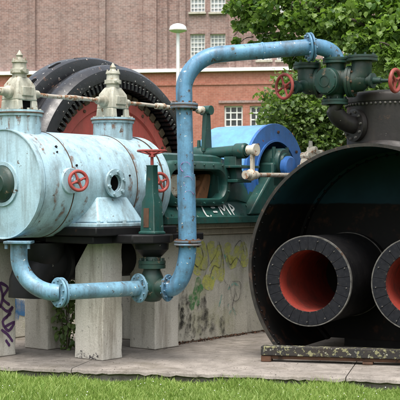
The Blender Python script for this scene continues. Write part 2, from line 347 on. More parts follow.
for i, (y0, y1) in enumerate(rows):
    xs = [-7.0, -4.4, -1.25 + 0.5*(i%2), 1.35 + 0.3*(i%3), 4.6, 7.2]
    for a, b in zip(xs, xs[1:]): slab_panel(a, b-0.010, y0, y1)

# ------------------------------------------------------------------ brick factory behind
TH = math.radians(9); D0 = 60.0
def bX(px): p = px-200; return D0*p/(F*math.cos(TH)+p*math.sin(TH))
def bP(px, py): x = bX(px); return x, EYE-(py-200)*(D0-x*math.sin(TH))/F
fac = thing('factory_building', 'long red and brown brick factory building with white cornice in the background', 'building', (0, D0, -0.15), -TH)
def wall_open(x0, x1, z0, z1, ops, y, depth, name, mat):
    xs = sorted(set([x0, x1]+[v for o in ops for v in o[:2]])); zs = sorted(set([z0, z1]+[v for o in ops for v in o[2:]]))
    m = MB()
    inside = lambda x, z: any(o[0] < x < o[1] and o[2] < z < o[3] for o in ops)
    for a, b in zip(xs, xs[1:]):
        for c, d in zip(zs, zs[1:]):
            if not inside((a+b)/2, (c+d)/2): m.add([(a,y,c),(b,y,c),(b,y,d),(a,y,d)], [(0,1,2,3)])
    for (a, b, c, d) in ops:
        e = y+depth
        m.add([(a,y,c),(b,y,c),(b,y,d),(a,y,d),(a,e,c),(b,e,c),(b,e,d),(a,e,d)], [(0,4,5,1),(1,5,6,2),(2,6,7,3),(3,7,4,0)])
    m.add([(x0,y,z0),(x0,y+12,z0),(x0,y+12,z1),(x0,y,z1)], [(0,1,2,3)]); m.add([(x1,y,z0),(x1,y+12,z0),(x1,y+12,z1),(x1,y,z1)], [(0,1,2,3)])
    return m.build(name, mat, fac, smooth=False, recalc=False)
ZC = bP(200, 71)[1]+0.15
def win_rects(pxs, y0, y1):
    out = []
    for (a, b) in pxs:
        x0, zt = bP(a, y0); x1, zb = bP(b, y1); out.append((x0, x1, zb+0.15, zt+0.15))
    return out
cols = [(190, 205), (210, 225.5), (257, 271.5), (276.5, 291), (323, 337), (343, 357), (387, 401), (407, 421)]
up = win_rects(cols, 34, 60)+win_rects(cols, -14, 12)+win_rects(cols, -62, -36)
lcols = [(170.5, 182), (224.5, 243), (250, 268.5), (300, 318.5), (326, 344.5), (376, 394.5)]
lo = win_rects(lcols, 106, 140)
wall_open(-55, 40, ZC, 18, up, 0.0, 0.22, 'upper_wall', M['brick_up'])
wall_open(-55, 40, 0, ZC, lo, -0.12, 0.22, 'lower_wall', M['brick_low'])
m = MB(); m.box(-55, 40, 0.0, 12, 18, 18.2); m.build('roof', M['dark'], fac, smooth=False)
m = MB(); m.box(-55.1, 40.1, -0.32, 0.0, ZC-0.06, ZC+0.11); m.build('cornice', M['white'], fac, smooth=False)
m = MB(); m.box(-55.05, 40.05, -0.17, -0.121, ZC-0.72, ZC-0.62); m.build('string_course', M['brick_low'], fac, smooth=False)
for a, b in ((100, 106), (144, 157), (164, 168), (180, 186), (229, 235), (244, 252), (296, 306), (362, 372), (-40, -28), (30, 36)):
    m = MB(); m.box(bX(a), bX(b), -0.16, -0.002, ZC+0.12, 18); m.build('pilaster', M['brick_up'], fac, smooth=False)
def window(r, y, nx, nz, gm, t=0.055, mw=0.018):
    x0, x1, z0, z1 = r
    m = MB(); m.add([(x0,y+0.06,z0),(x1,y+0.06,z0),(x1,y+0.06,z1),(x0,y+0.06,z1)], [(0,1,2,3)]); o = m.build('window', gm, fac, smooth=False, recalc=False)
    m = MB()
    m.box(x0, x0+t, y, y+0.05, z0, z1); m.box(x1-t, x1, y, y+0.05, z0, z1); m.box(x0+t, x1-t, y, y+0.05, z0, z0+t); m.box(x0+t, x1-t, y, y+0.05, z1-t, z1)
    for i in range(1, nx): xx = x0+(x1-x0)*i/nx; m.box(xx-mw, xx+mw, y+0.012, y+0.047, z0+t, z1-t)
    for j in range(1, nz): zz = z0+(z1-z0)*j/nz; m.box(x0+t, x1-t, y+0.008, y+0.045, zz-mw, zz+mw)
    m.build('window_frame', M['white'], o, smooth=False)
    m = MB(); m.box(x0-0.06, x1+0.06, y-0.28, y+0.02, z0-0.1, z0-0.002); m.build('window_sill', M['ledge'], o, smooth=False)
for r in up: window(r, 0.14, 4, 6, M['glass_up'])
for r in lo: window(r, 0.02, 3, 5, M['glass_low'], 0.075, 0.028)
for a, b in ((168, 185), (219, 272), (295, 348)):   # dark soldier-brick lintels
    x0, z = bP(a, 102); x1 = bX(b); m = MB(); m.box(x0, x1, -0.19, -0.121, z+0.08, z+0.2); m.build('lintel', M['brick_up'], fac, smooth=False)

# ------------------------------------------------------------------ street lamp
lp = at(178, 200, 30); lamp = thing('street_lamp', 'white street lamp with flat round mushroom head before the brick factory', 'street lamp', (lp.x, lp.y, -0.15))
zt = 1.6+(200-33)/F*30+0.15
MB().cyl((0,0,0), (0,0,zt), 0.06, 0.042, 16).build('pole', M['lampwhite'], lamp)
h = MB().lathe((0,0,zt), (0,0,1), [(0,0),(0,0.06),(0.03,0.17),(0.06,0.215),(0.10,0.22),(0.16,0.2),(0.21,0.13),(0.235,0.05),(0.24,0)], 28).build('lamp_head', M['lampwhite'], lamp)
MB().ring((0,0,zt), (0,0,1), 0.055, 0.075, 0.2, 0.227, 28).build('rim', M['ledge'], h)

# ------------------------------------------------------------------ steam engine, local frame: x lateral, y along the cylinder, z up
PHI = math.radians(38); EO = Vector((-1.894, 11.54, 0)); A3 = Vector((math.sin(PHI), math.cos(PHI), 0)); U3 = Vector((math.cos(PHI), -math.sin(PHI), 0))
def E(l, a, z): return EO+U3*l+A3*a+Vector((0,0,z))
eng = thing('steam_engine', 'large horizontal steam engine with pale blue cylinder and dark green bed', 'steam engine', EO, -PHI)
ZA, R, L = 1.754, 0.53, 1.9
AX = (0, 1, 0)
def hexbolts(m, o, axis, Rb, n, r=0.014, h=0.02, ph=0.0):
    a, u, v = basis(axis); o = Vector(o)
    for k in range(n):
        q = 2*PI*k/n+ph; p = o+(u*math.cos(q)+v*math.sin(q))*Rb; m.cyl(p-a*0.002, p+a*h, r, r*0.9, 6)
    return m
def bolt_parts(parent, o, axis, Rb, n, r=0.014, h=0.02, ph=0.0, mat=None, name='bolt', world=False):
    a, u, v = basis(axis); o = Vector(o); first = None
    if world:
        root = parent
        while root.parent: root = root.parent
        Mi = Matrix.LocRotScale(root.location, root.rotation_euler, None).inverted(); o = Mi @ o; a = Mi.to_3x3() @ a; u = Mi.to_3x3() @ u; v = Mi.to_3x3() @ v
    me = None
    for k in range(n):
        q = 2*PI*k/n+ph; p = o+(u*math.cos(q)+v*math.sin(q))*Rb
        if me is None:
            b = MB().cyl(-a*0.002, a*h, r, r*0.9, 6).build(name, mat or M['rust'], parent); me = b; b.location = p
        else: share(me, parent, p)
# cylinder
c = MB().lathe((0,0,ZA), AX, [(0.0,0),(0.0,0.50),(0.004,0.515),(-0.012,0.52),(-0.012,R),(0.045,R),(0.045,0.515),(0.06,0.515),(0.06,0.522),(0.44,0.524),
        (1.36,0.524),(1.78,0.522),(1.78,0.51),(1.80,0.51),(1.80,R),(1.9,R),(1.9,0.505),(1.92,0.5),(1.92,0)], 96).build('cylinder', M['pale_blue'], eng)
hub = MB().lathe((0,0,ZA), (0,-1,0), [(0.0,0.215),(0.02,0.215),(0.02,0.185),(0.02,0.18)], 40).build('hub_ring', M['pale_blue'], c)
MB().lathe((0,0,ZA), (0,-1,0), [(0.0,0.18),(0.03,0.175),(0.06,0.15),(0.075,0.1),(0.085,0.09),(0.085,0)], 40).build('gland_cover', M['valve_green'], c)
for a in (0.442, 1.365, 1.785): MB().torus((0,0,ZA), AX, 0.5225, 0.0075, 96, 6, 1.0).build('seam_band', M['seam'], c)
for o in [o for o in c.children if o.name.startswith('seam_band')]: pass
sb = [o for o in c.children if o.name.startswith('seam_band')]
for o, a in zip(sb, (0.442, 1.365, 1.792)): o.location.y = a
bolt_parts(c, (0, 1.92, ZA), AX, 0.46, 18, 0.018, 0.02, 0.1, M['pale_blue'], 'cover_bolt')
for (a, th, s) in ((0.33, 0.75, 0.016), (0.5, 0.35, 0.014), (0.30, 0.62, 0.011), (0.52, 0.25, 0.01), (1.15, 0.2, 0.01), (1.25, 0.18, 0.012)):
    p = Vector((math.cos(th)*0.524, a, ZA+math.sin(th)*0.524)); n = Vector((math.cos(th), 0, math.sin(th)))
    MB().cyl(p-n*0.01, p+n*0.012, s, s*0.8, 8).build('stud', M['black'], c)
for (a0, th0_, a1_, th1_, wd) in ((0.12,1.35,0.16,0.75,0.016),(0.10,1.0,0.14,0.55,0.022),(0.46,0.55,0.47,-0.1,0.03),(0.455,1.1,0.46,0.8,0.014),(1.38,0.9,1.39,0.2,0.025),(1.37,0.1,1.385,-0.5,0.02),(1.25,0.15,1.26,-0.25,0.03),(0.62,-0.2,0.63,-0.55,0.02),(1.62,1.2,1.64,0.7,0.02),(0.33,-0.3,0.34,-0.8,0.03),(0.2,0.1,0.21,-0.5,0.02)):
    m = MB(); k = 14; V_ = []
    for i in range(k+1):
        f_ = i/k; a_ = a0+(a1_-a0)*f_+0.012*math.sin(9*f_+a0*30); th_ = th0_+(th1_-th0_)*f_; w_ = wd*(0.4+math.sin(PI*min(f_*0.9+0.12, 1)))*0.7
        for sg in (-1, 1): V_.append((0.5275*math.cos(th_), a_+sg*w_, ZA+0.5275*math.sin(th_)))
    m.add(V_, [(2*i, 2*i+2, 2*i+3, 2*i+1) for i in range(k)]); m.build('rust_run', M['grust'], c, recalc=False)
# side port
port = MB().lathe((0.49,0.985,ZA+0.015), (1,0,0), [(0.0,0.115),(0.06,0.105),(0.06,0.142),(0.085,0.142),(0.085,0.085),(0.02,0.08),(0.0,0.08),(0,0)], 36).build('port', M['pale_blue'], eng)
MB().lathe((0.528,0.985,ZA+0.015), (1,0,0), [(0.0,0.0),(0.0,0.083),(0.03,0.0835)], 28).build('port_shade_disc', M['dark'], port)  # dark disc over the cladding, painted as the shade inside the port
bolt_parts(port, (0.575,0.985,ZA+0.015), (1,0,0), 0.114, 6, 0.02, 0.02, 0.3, M['pale_blue'], 'nut')
# valve hand wheels
def handwheel(parent, o, axis, Rw, rt=0.016, spokes=4, mat=None, dish=0.0, world=False, name='handwheel', ph=0.4):
    a, u, v = basis(axis); o = Vector(o)
    w_ = MB().torus(o, axis, Rw, rt, 40, 10).build(name, mat or M['red'], parent, world=world)
    MB().cyl(o-a*(0.03+dish), o+a*0.015-a*dish, 0.03*Rw/0.12, 0.026*Rw/0.12, 12).build('hub', mat or M['red'], w_, world=world)
    for k in range(spokes):
        q = 2*PI*k/spokes+ph; d = u*math.cos(q)+v*math.sin(q)
        MB().tube([o-a*dish+d*0.02*Rw/0.12, o-a*dish*0.6+d*Rw*0.55, o+d*Rw], [rt*0.95, rt*0.7, rt*0.8], 8).build('spoke', mat or M['red'], w_, world=world)
    return w_
for a, z in ((0.385, ZA+0.03), (1.60, ZA+0.03)):
    MB().lathe((0.48,a,z), (1,0,0), [(0,0),(0,0.125),(0.055,0.125),(0.06,0.12),(0.06,0.03),(0.13,0.03),(0.13,0)], 32).build('valve_cover', M['pale_blue'], eng)
    ax = Vector((0.92, -0.36, 0.10))
    w_ = handwheel(eng, Vector((0.625,a+0.005,z)), ax, 0.092, 0.017, 4)
    MB().cyl((0.55,a+0.02,z), Vector((0.625,a+0.005,z))+ax*0.02, 0.014, 0.014, 10).build('spindle', M['rust'], w_)
# foot under the port
ft = MB(); b0, b1 = 0.60, 1.40; t0, t1 = 0.77, 1.22
ft.add([(0.30,b0,1.375),(0.64,b0+0.06,1.375),(0.64,b1-0.06,1.375),(0.30,b1,1.375),(0.40,t0,1.66),(0.515,t0,1.63),(0.515,t1,1.63),(0.40,t1,1.66)],
       [(0,1,2,3),(4,7,6,5),(0,4,5,1),(1,5,6,2),(2,6,7,3),(3,7,4,0)])
foot = ft.build('foot', M['pale_blue'], eng, bevel=0.02)
m = MB(); m.box(0.22, 0.70, 0.56, 1.44, 1.335, 1.374); fp = m.build('foot_plate', M['pale_blue'], eng, bevel=0.008)
for y in (0.62, 0.72, 1.0, 1.28, 1.38): MB().cyl((0.672,y,1.37), (0.672,y,1.40), 0.02, 0.018, 6).build('bolt', M['pale_blue'], fp)
# black bed frame below the cylinder
m = MB(); m.box(0.05, 0.735, 0.52, 1.75, 1.25, 1.334); m.box(0.0, 0.66, 0.56, 2.3, 1.173, 1.249); m.build('bed_beam', M['black'], eng, bevel=0.012)
m = MB(); m.box(-0.92, -0.30, 0.30, 2.3, 1.173, 1.36); m.build('bed_beam', M['black'], eng, bevel=0.012)
m = MB(); m.box(-0.30, 0.0, 0.62, 2.2, 1.18, 1.30); m.build('cross_web', M['black'], eng, bevel=0.01)
m = MB(); m.tube([(-0.12,2.3,0.97),(-0.12,1.2,0.97),(-0.12,0.75,0.97),(-0.13,0.62,0.95),(-0.14,0.52,0.88),(-0.14,0.48,0.78),(-0.14,0.47,0.62)], [0.2,0.2,0.2,0.2,0.2,0.2,0.2], 28)
ex = m.build('exhaust_pipe', M['black'], eng)
MB().ring((-0.12,0.8,0.97), AX, 0, 0.05, 0.19, 0.26, 32).build('flange', M['black'], ex)
m = MB(); m.lathe((-0.16,0.62,1.17), (0,0,-1), [(0,0.27),(0.1,0.27),(0.2,0.24),(0.29,0.15),(0.31,0)], 28); m.build('drain_sump', M['black'], eng)
# valve chests on top
for i, a in enumerate((0.215, 1.57)):
    d = MB().lathe((0,a,2.2), (0,0,1), [(0.0,0.21),(0.215,0.21),(0.215,0.225),(0.245,0.225),(0.248,0.235),(0.270,0.235),(0.270,0.0)], 48)
    ch = d.build('valve_chest', M['pale_blue'], eng)
    MB().ring((0,a,2.2), (0,0,1), 0.240, 0.2495, 0.2, 0.238, 48).build('rust_joint', M['rust'], ch)
    bolt_parts(ch, (0,a,2.47), (0,0,1), 0.2, 12, 0.014, 0.018, 0.2, M['chest'], 'bolt')
    m = MB()
    # housing: pedestal with an arch through it, built from two legs and a body
    for s in (-1, 1):
        m.prism([(-0.125,a+s*0.062,2.471),(0.125,a+s*0.062,2.471),(0.112,a+s*0.062,2.571),(-0.112,a+s*0.062,2.571)], (0, s*0.073, 0))
    hs_ = m.build('bonnet_leg', M['chest'], ch, bevel=0.012)
    m = MB(); m.sweep([[(-0.118,a-0.135,2.565),(0.118,a-0.135,2.565),(0.118,a+0.135,2.565),(-0.118,a+0.135,2.565)],
                       [(-0.10,a-0.12,2.72),(0.10,a-0.12,2.72),(0.10,a+0.12,2.72),(-0.10,a+0.12,2.72)],
                       [(-0.062,a-0.066,2.80),(0.062,a-0.066,2.80),(0.062,a+0.066,2.80),(-0.062,a+0.066,2.80)]])
    m.build('bonnet', M['chest'], ch, bevel=0.016)
    MB().box(-0.10, 0.085, a-0.0615, a+0.0615, 2.4715, 2.566).build('bonnet_shade_block', M['dark'], ch)  # solid dark block in the arch, its colour stands in for shade
    for (th_, ln_, wd_) in ((0.5,0.13,0.05),(0.1,0.08,0.03),(-0.35,0.16,0.04),(-0.8,0.1,0.06),(-1.25,0.14,0.03),(-1.7,0.09,0.05),(-2.2,0.12,0.04)):
        V_ = []
        for k in range(9):
            f_ = k/8; zz = 2.414-ln_*f_
            for sg in (-1, 1): q_ = th_+sg*wd_*(1-0.7*f_)/0.21*0.5; V_.append((0.2115*math.cos(q_), a+0.2115*math.sin(q_), zz))
        m = MB(); m.add(V_, [(2*k, 2*k+2, 2*k+3, 2*k+1) for k in range(8)]); m.build('rust_run', M['grust'], ch, recalc=False)
    MB().box(0.10, 0.128, a-0.075, a+0.075, 2.61, 2.70).build('name_plate', M['chest'], ch, bevel=0.006)
    MB().lathe((0,a,2.79), (0,0,1), [(0,0.072),(0.04,0.07),(0.045,0.09),(0.085,0.09),(0.09,0.07),(0.145,0.066),(0.15,0.078),(0.175,0.074),(0.185,0.04),(0.205,0.028),(0.222,0.036),(0.236,0.024),(0.262,0.010),(0.275,0)], 24).build('spindle_cap', M['chest'], ch)
    for q in (0.3, 1.9, 3.5, 5.1): MB().cyl((0.062*math.cos(q),a+0.062*math.sin(q),2.955), (0.062*math.cos(q),a+0.062*math.sin(q),2.99), 0.012, 0.009, 6).build('stud', M['chest'], ch)
    MB().cyl((0.06,a-0.03,2.86), (0.12,a-0.05,2.86), 0.026, 0.02, 10).build('oil_cup', M['chest'], ch)
    for s in (-1, 1):
        MB().lathe((0,a+s*0.115,2.645), (0,s,0), [(0,0.062),(0.05,0.06),(0.065,0.045),(0.13,0.04),(0.14,0.03),(0.14,0)], 20).build('guide_boss', M['chest'], ch)
rp = [(0,a,2.645+0.004*math.sin(a*7)) for a in np.linspace(-0.5, 3.16, 40)]
rr = [0.021+0.007*(abs(a-0.95) < 0.07 or abs(a-2.45) < 0.07) for a in np.linspace(-0.5, 3.16, 40)]
rod = MB().tube(rp, rr, 14).build('valve_rod', M['rod'], eng)
MB().cyl((0,2.28,2.645), (0,2.42,2.65), 0.034, 0.034, 14).build('sleeve', M['cream'], rod)
# lever and rocking shaft
m = MB(); m.sweep([[(-0.03,3.2-w2,z),(0.03,3.2-w2,z),(0.03,3.2+w2,z),(-0.03,3.2+w2,z)] for z, w2 in ((2.16,0.075),(2.4,0.058),(2.62,0.042),(2.67,0.045))])
lev = m.build('lever', M['green'], eng, bevel=0.012)
MB().cyl((-0.07,3.2,2.65), (0.07,3.2,2.65), 0.055, 0.055, 20).build('lever_eye', M['green'], lev)
MB().lathe((0,3.02,2.647), AX, [(0,0.02),(0.02,0.045),(0.1,0.045),(0.12,0.025),(0.14,0)], 16).build('rod_end', M['cream'], lev)
sh = MB().cyl((-0.12,3.2,2.14), (0.58,3.2,2.17), 0.062, 0.07, 24).build('rocking_shaft', M['green'], eng)
MB().lathe((-0.16,3.2,2.138), (1,0,0), [(0,0),(0.0,0.09),(0.12,0.095),(0.16,0.07)], 20).build('end_boss', M['green'], sh)
MB().lathe((0.42,3.2,2.163), (1,0,0), [(0,0.07),(0.02,0.088),(0.14,0.09),(0.16,0.075)], 20).build('bearing_cap', M['green'], sh)
MB().cyl((-0.08,3.16,2.2), (-0.08,3.16,2.3), 0.025, 0.02, 10).build('grease_cup', M['green'], sh)
st = MB(); st.sweep([[(0.30,3.2-d1,z),(0.30+w1,3.2-d1,z),(0.30+w1,3.2+d1,z),(0.30,3.2+d1,z)] for z, w1, d1 in ((1.80,0.25,0.14),(1.835,0.25,0.14),(1.84,0.20,0.075),(1.95,0.17,0.06),(2.10,0.17,0.06))])
st.build('shaft_stand', M['green'], eng, bevel=0.012)
m = MB(); m.box(0.24, 0.62, 3.03, 3.4, 1.965, 1.995); m.build('drip_tray', M['green'], eng, bevel=0.006)
lk = MB().lathe((0.60,3.2,2.17), (1,0,0), [(0,0),(0,0.055),(0.08,0.055),(0.08,0.07),(0.12,0.07),(0.12,0)], 16).build('link_joint', M['cream'], eng)
MB().bar((0.66,3.2,2.16), (0.66,3.2,1.90), 0.04, 0.05, (0,1,0)).build('link_arm', M['cream'], lk, bevel=0.008)
MB().sphere((0.66,3.17,1.885), 0.068, 14).build('link_knuckle', M['cream'], lk)
MB().cyl((0.66,3.06,1.885), (0.66,3.27,1.885), 0.05, 0.05, 14).build('link_collar', M['cream'], lk)
er = MB().cyl((0.66,3.2,1.885), (0.66,4.3,1.90), 0.026, 0.026, 12).build('eccentric_rod', M['rod'], eng)
m = MB(); m.ring((0.63,4.46,1.97), (1,0,0), 0, 0.09, 0.15, 0.245, 30)
for k in range(9):
    q = 2*PI*k/9+0.3; m.cyl((0.62,4.46+0.24*math.cos(q),1.97+0.24*math.sin(q)), (0.735,4.46+0.24*math.cos(q),1.97+0.24*math.sin(q)), 0.045, 0.045, 8)
m.build('eccentric_strap', M['cream'], er, bevel=0.006)
MB().cyl((0.66,4.42,2.2), (0.66,4.42,2.32), 0.03, 0.022, 10).build('oil_cup', M['chest'], er)

# green bed: trunk guide with an oblong opening
def sec(a, top, wb, wt, zb=1.34, base=0.46):
    H = top-zb
    return [(base,a,zb),(base,a,zb+0.07),(wb+0.13,a,zb+0.08),(wb+0.01,a,zb+0.24),(wb+0.02,a,zb+0.25),(wb+0.03,a,zb+0.30*H+0.06),(wb+0.02,a,zb+0.70*H),(wb-0.02,a,zb+0.82*H),(wt,a,top-0.03*H),(wt-0.06,a,top),
            (-wt+0.06,a,top),(-wt,a,top-0.03*H),(-wb-0.03,a,zb+0.5*H),(-wb-0.07,a,zb+0.10),(-base,a,zb+0.075),(-base,a,zb)]
ZTOP = 2.12
m = MB()
m.sweep([sec(1.93,ZTOP,0.30,0.26), sec(1.99,ZTOP,0.30,0.26)])
s0, s1 = sec(1.99,ZTOP,0.30,0.26), sec(3.0,ZTOP,0.30,0.26)
# middle bay with its near side left open between the fourth and eighth outline points
n0 = len(m.v); m.v += [tuple(p) for p in s0+s1]; k = len(s0)
for i in range(k):
    j = (i+1) % k
    if i in (4, 5, 6): continue
    m.f.append((n0+i, n0+j, n0+k+j, n0+k+i))
m.sweep([sec(3.0,ZTOP,0.30,0.26), sec(3.12,ZTOP-0.01,0.30,0.26), sec(3.22,2.09,0.298,0.25), sec(3.34,2.03,0.295,0.235), sec(3.46,1.955,0.295,0.22), sec(3.58,1.875,0.30,0.215), sec(3.7,1.81,0.32,0.23), sec(3.82,1.775,0.34,0.26), sec(4.7,1.74,0.36,0.3)])
bed = m.build('bed_frame', M['green'], eng, bevel=0.015, sharp=55)
# raised lip round the opening
def stadium(a0, a1, z0, z1, r, x, n=8):
    pts = []
    for (ca, cz, q0) in ((a1-r,z1-r,0),(a0+r,z1-r,PI/2),(a0+r,z0+r,PI),(a1-r,z0+r,1.5*PI)):
        for k in range(n+1): q = q0+PI/2*k/n; pts.append(Vector((x, ca+r*math.cos(q), cz+r*math.sin(q))))
    return pts
o1 = stadium(1.94, 3.14, 1.53, 2.03, 0.2, 0.30); o2 = stadium(1.94, 3.14, 1.53, 2.03, 0.2, 0.385); o3 = stadium(1.965, 3.115, 1.555, 2.005, 0.19, 0.41); i3 = stadium(2.03, 3.05, 1.605, 1.945, 0.165, 0.41); i2 = stadium(2.045,3.035,1.62,1.93,0.155,0.385); i1 = stadium(2.045, 3.035, 1.62, 1.93, 0.155, 0.28)
m = MB(); m.sweep([o1, o2, o3, i3, i2, i1, o1], close=False); m.build('opening_lip', M['green'], bed, sharp=50)
for (a_, z_) in [(2.12+0.17*k, 1.99) for k in range(6)]+[(2.12+0.17*k, 1.567) for k in range(6)]+[(3.085,1.7),(3.085,1.86)]: MB().cyl((0.405,a_,z_), (0.424,a_,z_), 0.014, 0.012, 6).build('bolt', M['green'], bed)
# what shows through the opening
MB().cyl((0,1.9,ZA), (0,2.62,ZA), 0.055, 0.055, 20).build('piston_rod', M['rod'], eng)
m = MB(); m.box(-0.02, 0.25, 2.16, 2.70, ZA-0.12, ZA+0.13); xh = m.build('crosshead', M['cream'], eng, bevel=0.03)
MB().cyl((0.2,2.45,ZA), (0.29,2.45,ZA), 0.1, 0.1, 22).build('crosshead_pin', M['chest'], xh)
m = MB(); m.prism([(0.05,2.74,1.60),(0.05,2.95,1.60),(0.05,3.04,1.90),(0.05,2.93,1.90)], (0.16,0,0)); m.build('connecting_rod_end', M['orange'], eng, bevel=0.02)
MB().box(-0.28, -0.05, 2.12, 3.0, 1.56, 1.60).build('slipper_guide', M['rust'], eng)
MB().cyl((0.12,2.7,ZA+0.02), (0.12,4.1,1.86), 0.05, 0.06, 16).build('connecting_rod', M['orange'], eng)
# rib, brace and main bearing
m = MB(); m.prism([(0.30,3.42,1.43),(0.30,4.15,1.43),(0.30,4.15,2.02),(0.30,3.98,2.02)], (0.16,0,0)); m.build('bearing_brace', M['green'], eng, bevel=0.02)
for a in (3.5,): m = MB(); m.prism([(0.345,a,1.42),(0.44,a,1.42),(0.345,a,1.56)], (0,0.045,0)); m.build('rib', M['green'], bed, bevel=0.006)
for a in np.arange(2.05, 4.6, 0.32): MB().cyl((0.425,a,1.412), (0.425,a,1.445), 0.022, 0.02, 6).build('anchor_nut', M['green'], bed)
br = MB().lathe((0.12,4.12,2.06), (1,0,0), [(0,0),(0,0.15),(0.03,0.165),(0.34,0.165),(0.37,0.15),(0.37,0.11),(0.40,0.1),(0.40,0)], 32).build('main_bearing', M['green'], eng)
m = MB(); m.box(0.15, 0.46, 3.9, 4.36, 1.75, 2.05); m.build('bearing_block', M['green'], br, bevel=0.025)
for (l, a) in ((0.2,3.98),(0.42,3.98),(0.2,4.26),(0.42,4.26)): MB().lathe((l,a,2.04), (0,0,1), [(0,0.04),(0.06,0.04),(0.06,0.025),(0.2,0.022),(0.2,0)], 10).build('cap_bolt', M['green'], br)
MB().lathe((0.50,4.12,2.0), (1,0,0), [(0,0),(0,0.13),(0.06,0.13),(0.08,0.11),(0.09,0)], 28).build('crank_hub', M['guard_blue'], eng)
# blue wheel guard: an arch-fronted drum
def arch_ring(x0, x1, ri, ro, z, a, q0, q1, n=40):
    mm = MB(); secs = []
    for k in range(n+1):
        q = q0+(q1-q0)*k/n; c_, s_ = math.cos(q), math.sin(q)
        secs.append([(x0,a+ri*c_,z+ri*s_),(x1,a+ri*c_,z+ri*s_),(x1,a+ro*c_,z+ro*s_),(x0,a+ro*c_,z+ro*s_)])
    mm.sweep(secs); return mm
GZ, GA = 1.90, 4.17
gd = arch_ring(-0.50, 0.30, 0.60, 0.62, GZ, GA, -0.45, PI+0.45).build('wheel_guard', M['guard_blue_lit'], eng)
arch_ring(0.285, 0.325, 0.42, 0.632, GZ, GA, -0.45, PI+0.45).build('guard_front', M['guard_blue'], gd, bevel=0.006)
arch_ring(0.318, 0.345, 0.41, 0.435, GZ, GA, -0.3, PI+0.3).build('guard_bead', M['guard_blue'], gd)
m = MB(); m.lathe((-0.4,GA,GZ), (1,0,0), [(0,0),(0,0.57),(0.04,0.57),(0.06,0.5),(0.06,0)], 40); m.build('guard_back', M['guard_blue'], gd)
MB().cyl((-2.2,GA,ZA), (0.5,GA,ZA), 0.09, 0.09, 20).build('crankshaft', M['rod'], eng)
for q in (0.6, 1.5, 2.4): MB().cyl((0.32,GA+0.53*math.cos(q),GZ+0.53*math.sin(q)), (0.34,GA+0.53*math.cos(q),GZ+0.53*math.sin(q)), 0.02, 0.018, 8).build('bolt', M['rust'], gd)

def stroke(m, o, r, u, pts, wd, n=None, off=0.004):
    r, u = Vector(r), Vector(u); nn = (Vector(n) if n is not None else r.cross(u)).normalized()
    P = catmull([(p[0], p[1], 0) for p in pts], 5)
    V = []; k = len(P)
    for i, p in enumerate(P):
        t = (P[min(i+1,k-1)]-P[max(i-1,0)]); t = t.normalized() if t.length > 1e-9 else Vector((1,0,0)); s = Vector((-t.y, t.x, 0))
        ww = wd*(0.45 if i in (0, k-1) else 1)*(0.85+0.3*random.random())
        for sg in (-1, 1):
            q = p+s*ww/2*sg; V.append(Vector(o)+r*q.x+u*q.y+nn*off)
    m.add(V, [(2*i, 2*i+2, 2*i+3, 2*i+1) for i in range(k-1)])
# white letters on the sloping green base, green tag on the cylinder
m = MB(); o = (0.43, 2.20, 1.424); r_ = (0,1,0); u_ = (-0.6,0,0.8); nn = (0.8,0,0.6)
hh = 0.15
for pts in ([(0.02,hh),(0.0,0.06),(0.10,0.06)], [(0.08,hh),(0.08,0.0)], [(0.45,hh),(0.44,0.0),(0.53,0.0)], [(0.60,0.11),(0.68,0.11)], [(0.60,0.05),(0.68,0.05)],
            [(0.75,0.0),(0.76,hh),(0.82,0.07),(0.88,hh),(0.90,0.0)], [(0.96,0.0),(0.97,hh),(1.03,0.1),(0.97,0.06)]):
    m = MB(); stroke(m, o, r_, u_, pts, 0.026, nn, 0.006); m.build('graffiti', M['gwhite'], bed, smooth=False, recalc=False, label='white painted letter stroke')
for pts in ([(0,0),(0.05,0.12),(0.11,0.0),(0.16,0.10)], [(0.02,0.16),(0.10,0.26),(0.15,0.18),(0.08,0.10)], [(-0.02,0.05),(0.08,0.06),(0.18,0.16)]):
    P = catmull([(p[0], p[1], 0) for p in pts], 6)
    path = [(0.5235*math.cos((p.y-0.26)/0.524)+0.001, 1.56+p.x, ZA+0.5235*math.sin((p.y-0.20)/0.524)) for p in P]
    MB().tube(path, 0.009, 6).build('graffiti', M['ggreen'], c, label='green sprayed scribble')

# ------------------------------------------------------------------ concrete piers and engine foundation
def pier(label, l0, l1, a0, a1, top, chamfer=0):
    ctr = E((l0+l1)/2, (a0+a1)/2, 0); t = thing('concrete_pier', label, 'concrete pier', ctr, -PHI, 'concrete piers under the engine cylinder')
    hx, hy = (l1-l0)/2, (a1-a0)/2
    prof = [(-hx,0.002),(hx,0.002),(hx,top),(-hx+chamfer*0.75,top),(-hx,top-chamfer*1.05)] if chamfer else [(-hx,0.002),(hx,0.002),(hx,top),(-hx,top)]
    m = MB(); m.sweep([[(x,-hy,z) for x, z in prof], [(x,hy,z) for x, z in prof]])
    pb = m.build('pier_block', M['pier'], t, bevel=0.010, sharp=40)
    bm = bmesh.new(); bm.from_mesh(pb.data); bmesh.ops.subdivide_edges(bm, edges=[e for e in bm.edges if e.calc_length() > 0.2], cuts=14, use_grid_fill=True)
    for v in bm.verts:
        ex, ey = abs(v.co.x) > hx-1e-4, abs(v.co.y) > hy-1e-4
        if 0.02 < v.co.z < top-0.01:
            k = random.random(); d = 0.012*k**4+0.002*random.random()
            if ex and ey: v.co.x -= math.copysign(d, v.co.x); v.co.y -= math.copysign(d, v.co.y)
    bm.to_mesh(pb.data); bm.free()
    return t, hx, hy
t, hx, hy = pier('pale concrete pier with a chamfered corner, in front below the blue cylinder', 0.11, 0.495, 0.87, 1.17, 1.172, 0.25)
m = MB()
